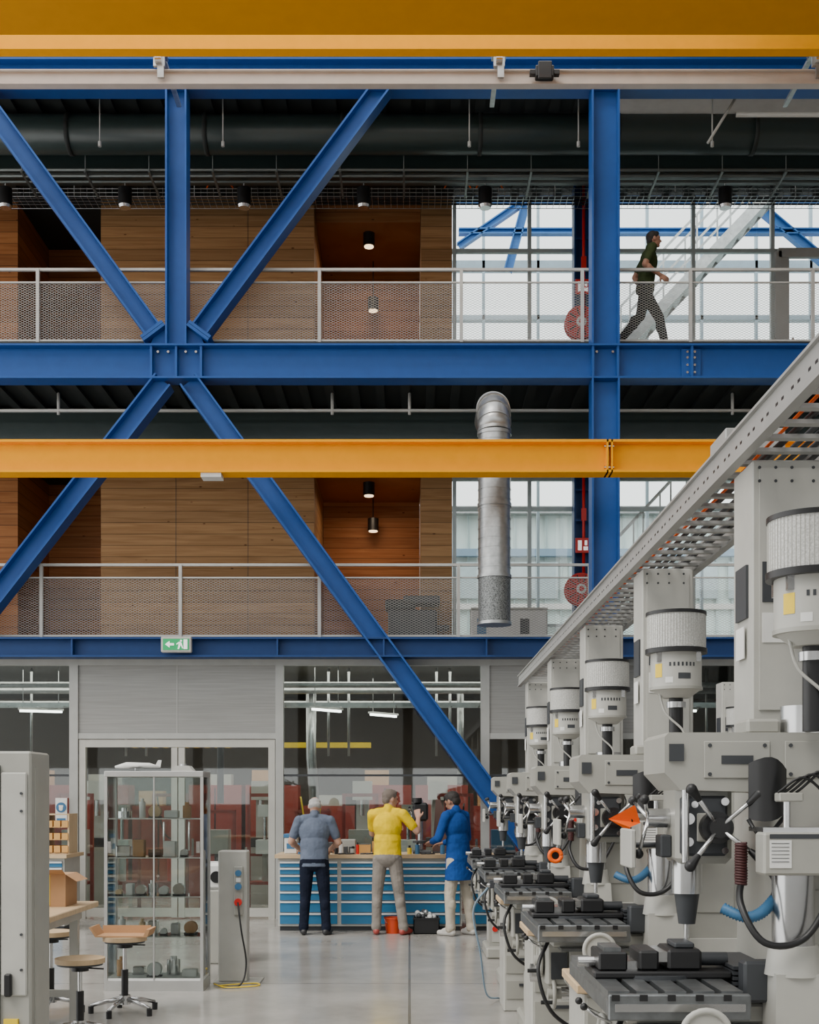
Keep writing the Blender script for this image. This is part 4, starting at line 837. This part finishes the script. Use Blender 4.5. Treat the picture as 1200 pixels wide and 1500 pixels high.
SK=mat('skin',(0.52,0.29,0.20),0.55); SKD=mat('skin_tan',(0.34,0.17,0.11),0.55); LIP=mat('lips',(0.42,0.16,0.13),0.5); EYE=mat('eyes',(0.05,0.035,0.03),0.3)
def cols(shirt,pants,shoe,hair,skin=SK): return {'skin':skin,'shirt':shirt,'pants':pants,'shoe':shoe,'hair':hair,'eye':EYE,'lip':LIP}
def cloth(n,c): return mat(n,c,0.85,bump=1.0,bscale=10,var=0.15,scale=8,spec=0.1)
GH=mat('grey_hair',(0.42,0.41,0.40),0.8,bump=0.4); BH=mat('grey_brown_hair',(0.15,0.12,0.10),0.8,bump=0.4); KH=mat('black_hair',(0.02,0.016,0.014),0.7,bump=0.4)
P=Person(); J=dict(pelvis=(0,0,0.90),chest=(0,0.03,1.26),shL=(-0.19,0.04,1.40),shR=(0.19,0.04,1.40),neck=(0,0.04,1.46),head=(0,0.075,1.575),
 hipL=(-0.09,0,0.88),kneeL=(-0.11,0.02,0.48),ankL=(-0.13,-0.02,0.085),toeL=(-0.16,0.13,0.035),hipR=(0.09,0,0.88),kneeR=(0.125,0.01,0.48),ankR=(0.15,-0.03,0.085),toeR=(0.19,0.11,0.035),
 elbL=(-0.29,0.06,1.14),wrL=(-0.20,0.33,1.03),elbR=(0.29,0.08,1.13),wrR=(0.17,0.34,1.03),hnL=(0,0,-1),hnR=(0,0,-1))
body(P,J,loose=0.020); P.head(J['head'],0.1,-0.45,None,None,'bald'); P.cone(0.84,1.05,(0,0),(0,0.01),(0.178,0.132),(0.172,0.128),'shirt')
P.build('man_in_grey_shirt',(-1.17,15.10,0),0.0,cols(cloth('greyblue_shirt',(0.12,0.145,0.20)),cloth('navy_jeans',(0.010,0.013,0.025)),mat('dark_shoe',(0.02,0.02,0.022),0.5),GH))
P=Person(); J=dict(pelvis=(0,0,0.95),chest=(0.0,0.0,1.33),shL=(-0.19,0.03,1.48),shR=(0.19,-0.01,1.48),neck=(0.01,0.01,1.54),head=(0.03,0.04,1.665),
 hipL=(-0.09,0,0.93),kneeL=(-0.13,0.03,0.51),ankL=(-0.14,0.0,0.085),toeL=(-0.17,-0.02+0.17,0.035),hipR=(0.09,0,0.93),kneeR=(0.14,0.03,0.51),ankR=(0.20,-0.02,0.085),toeR=(0.27,0.12,0.035),
 elbL=(-0.21,0.18,1.24),wrL=(0.02,0.33,1.30),elbR=(0.36,0.03,1.27),wrR=(0.36,0.20,1.43),hdR=(-0.1,0.2,0.5),hnR=(0,1,0),hnL=(1,0,0),curl=0.9)
body(P,J,loose=0.010); P.head(J['head'],-1.0,-0.12,None,None,'full'); P.cone(0.92,1.15,(0,0),(0,0),(0.176,0.126),(0.165,0.120),'shirt')
P.build('man_in_yellow_shirt',(-0.27,15.10,0),-0.1,cols(cloth('yellow_tshirt',(0.80,0.55,0.0)),cloth('grey_trousers',(0.24,0.215,0.19)),mat('red_grey_shoe',(0.35,0.05,0.04),0.5),BH))
P=Person(); J=dict(pelvis=(0,0,0.94),chest=(0,0.03,1.32),shL=(-0.18,0.05,1.46),shR=(0.18,0.05,1.46),neck=(0,0.05,1.52),head=(0,0.10,1.635),
 hipL=(-0.09,0,0.92),kneeL=(-0.12,0.04,0.50),ankL=(-0.13,0.02,0.085),toeL=(-0.15,0.18,0.035),hipR=(0.09,0,0.92),kneeR=(0.12,-0.04,0.50),ankR=(0.14,-0.09,0.085),toeR=(0.17,0.06,0.035),
 elbL=(-0.27,0.10,1.19),wrL=(-0.10,0.34,1.14),elbR=(0.27,0.08,1.18),wrR=(0.12,0.34,1.12),hnL=(0,0,-1),hnR=(0,0,-1))
body(P,J,long_sleeve=True,loose=0.010); P.head(J['head'],0.1,-0.42,None,None,'full'); P.cone(0.68,1.15,(0,-0.01),(0,0.01),(0.200,0.160),(0.165,0.120),'shirt')
P.build('man_in_blue_coat',(0.60,15.02,0),0.85,cols(cloth('blue_work_coat',(0.012,0.06,0.24)),cloth('cream_trousers',(0.48,0.43,0.35)),mat('white_shoe',(0.5,0.48,0.45),0.5),KH,SKD))
P=Person(); J=dict(pelvis=(0,0,0.91),chest=(0,0.05,1.27),shL=(-0.185,0.05,1.41),shR=(0.185,0.07,1.41),neck=(0,0.075,1.47),head=(0,0.125,1.59),
 hipL=(-0.085,0,0.89),kneeL=(-0.085,0.22,0.52),ankL=(-0.08,0.32,0.12),toeL=(-0.09,0.48,0.075),hipR=(0.085,0,0.89),kneeR=(0.085,-0.08,0.48),ankR=(0.08,-0.36,0.15),toeR=(0.09,-0.26,0.04),
 elbL=(-0.25,-0.10,1.16),wrL=(-0.22,0.02,0.95),elbR=(0.25,-0.05,1.14),wrR=(0.22,0.17,1.0),hdR=(0,0.7,-0.45),hnR=(-1,0,0),hnL=(1,0,0),curl=0.6)
J['toeL']=(-0.09,0.46,0.05); J['ankL']=(-0.08,0.31,0.09)
body(P,J,loose=0.008); P.head(J['head'],0.0,0.05,None,None,'full'); P.cone(0.86,1.02,(0,0),(0,0.01),(0.18,0.13),(0.165,0.12),'shirt')
P.build('man_walking',(3.34,17.42,8.0),-math.pi/2,cols(cloth('olive_black_tshirt',(0.04,0.055,0.022)),cloth('black_jeans',(0.008,0.009,0.011)),mat('dark_shoe',(0.02,0.02,0.022),0.5),KH,SKD))
# ------------------------------------------------------------ world, lights, camera
w=bpy.data.worlds.new('World'); S.world=w; w.use_nodes=True; bg=w.node_tree.nodes['Background']; bg.inputs[0].default_value=(0.98,0.985,0.97,1); bg.inputs[1].default_value=2.55
def area(name,loc,rot,sx,sy,p,col=(1,1,1)):
    l=bpy.data.lights.new(name,'AREA'); l.shape='RECTANGLE'; l.size=sx; l.size_y=sy; l.energy=p; l.color=col
    o=bpy.data.objects.new(name,l); COL.objects.link(o); o.location=loc; o.rotation_euler=rot; return o
s=bpy.data.lights.new('sun','SUN'); s.energy=2.2; s.angle=0.4; s.color=(1,0.94,0.85); so=bpy.data.objects.new('sun',s); COL.objects.link(so); so.rotation_euler=(math.radians(27),math.radians(-26),0)
for z in (11.2,6.9):
    area('recess_lamp',(-0.7,21.6,z),(0,0,0),0.5,0.5,10,(1,0.75,0.5))
area('workshop_lamp',(-2,19.8,3.5),(0,0,0),10,2.5,330,(1,0.93,0.82))
area('workshop_lamp',(-2,17.9,3.55),(0,0,0),10,0.8,110,(1,0.93,0.82))
cam=bpy.data.cameras.new('camera'); co_=bpy.data.objects.new('camera',cam); COL.objects.link(co_); co_.location=(0,0,1.67); co_.rotation_euler=(math.pi/2,0,0)
cam.sensor_fit='VERTICAL'; cam.sensor_height=36; cam.lens=36*1800/1500; cam.shift_y=0.28; cam.clip_end=200
S.camera=co_
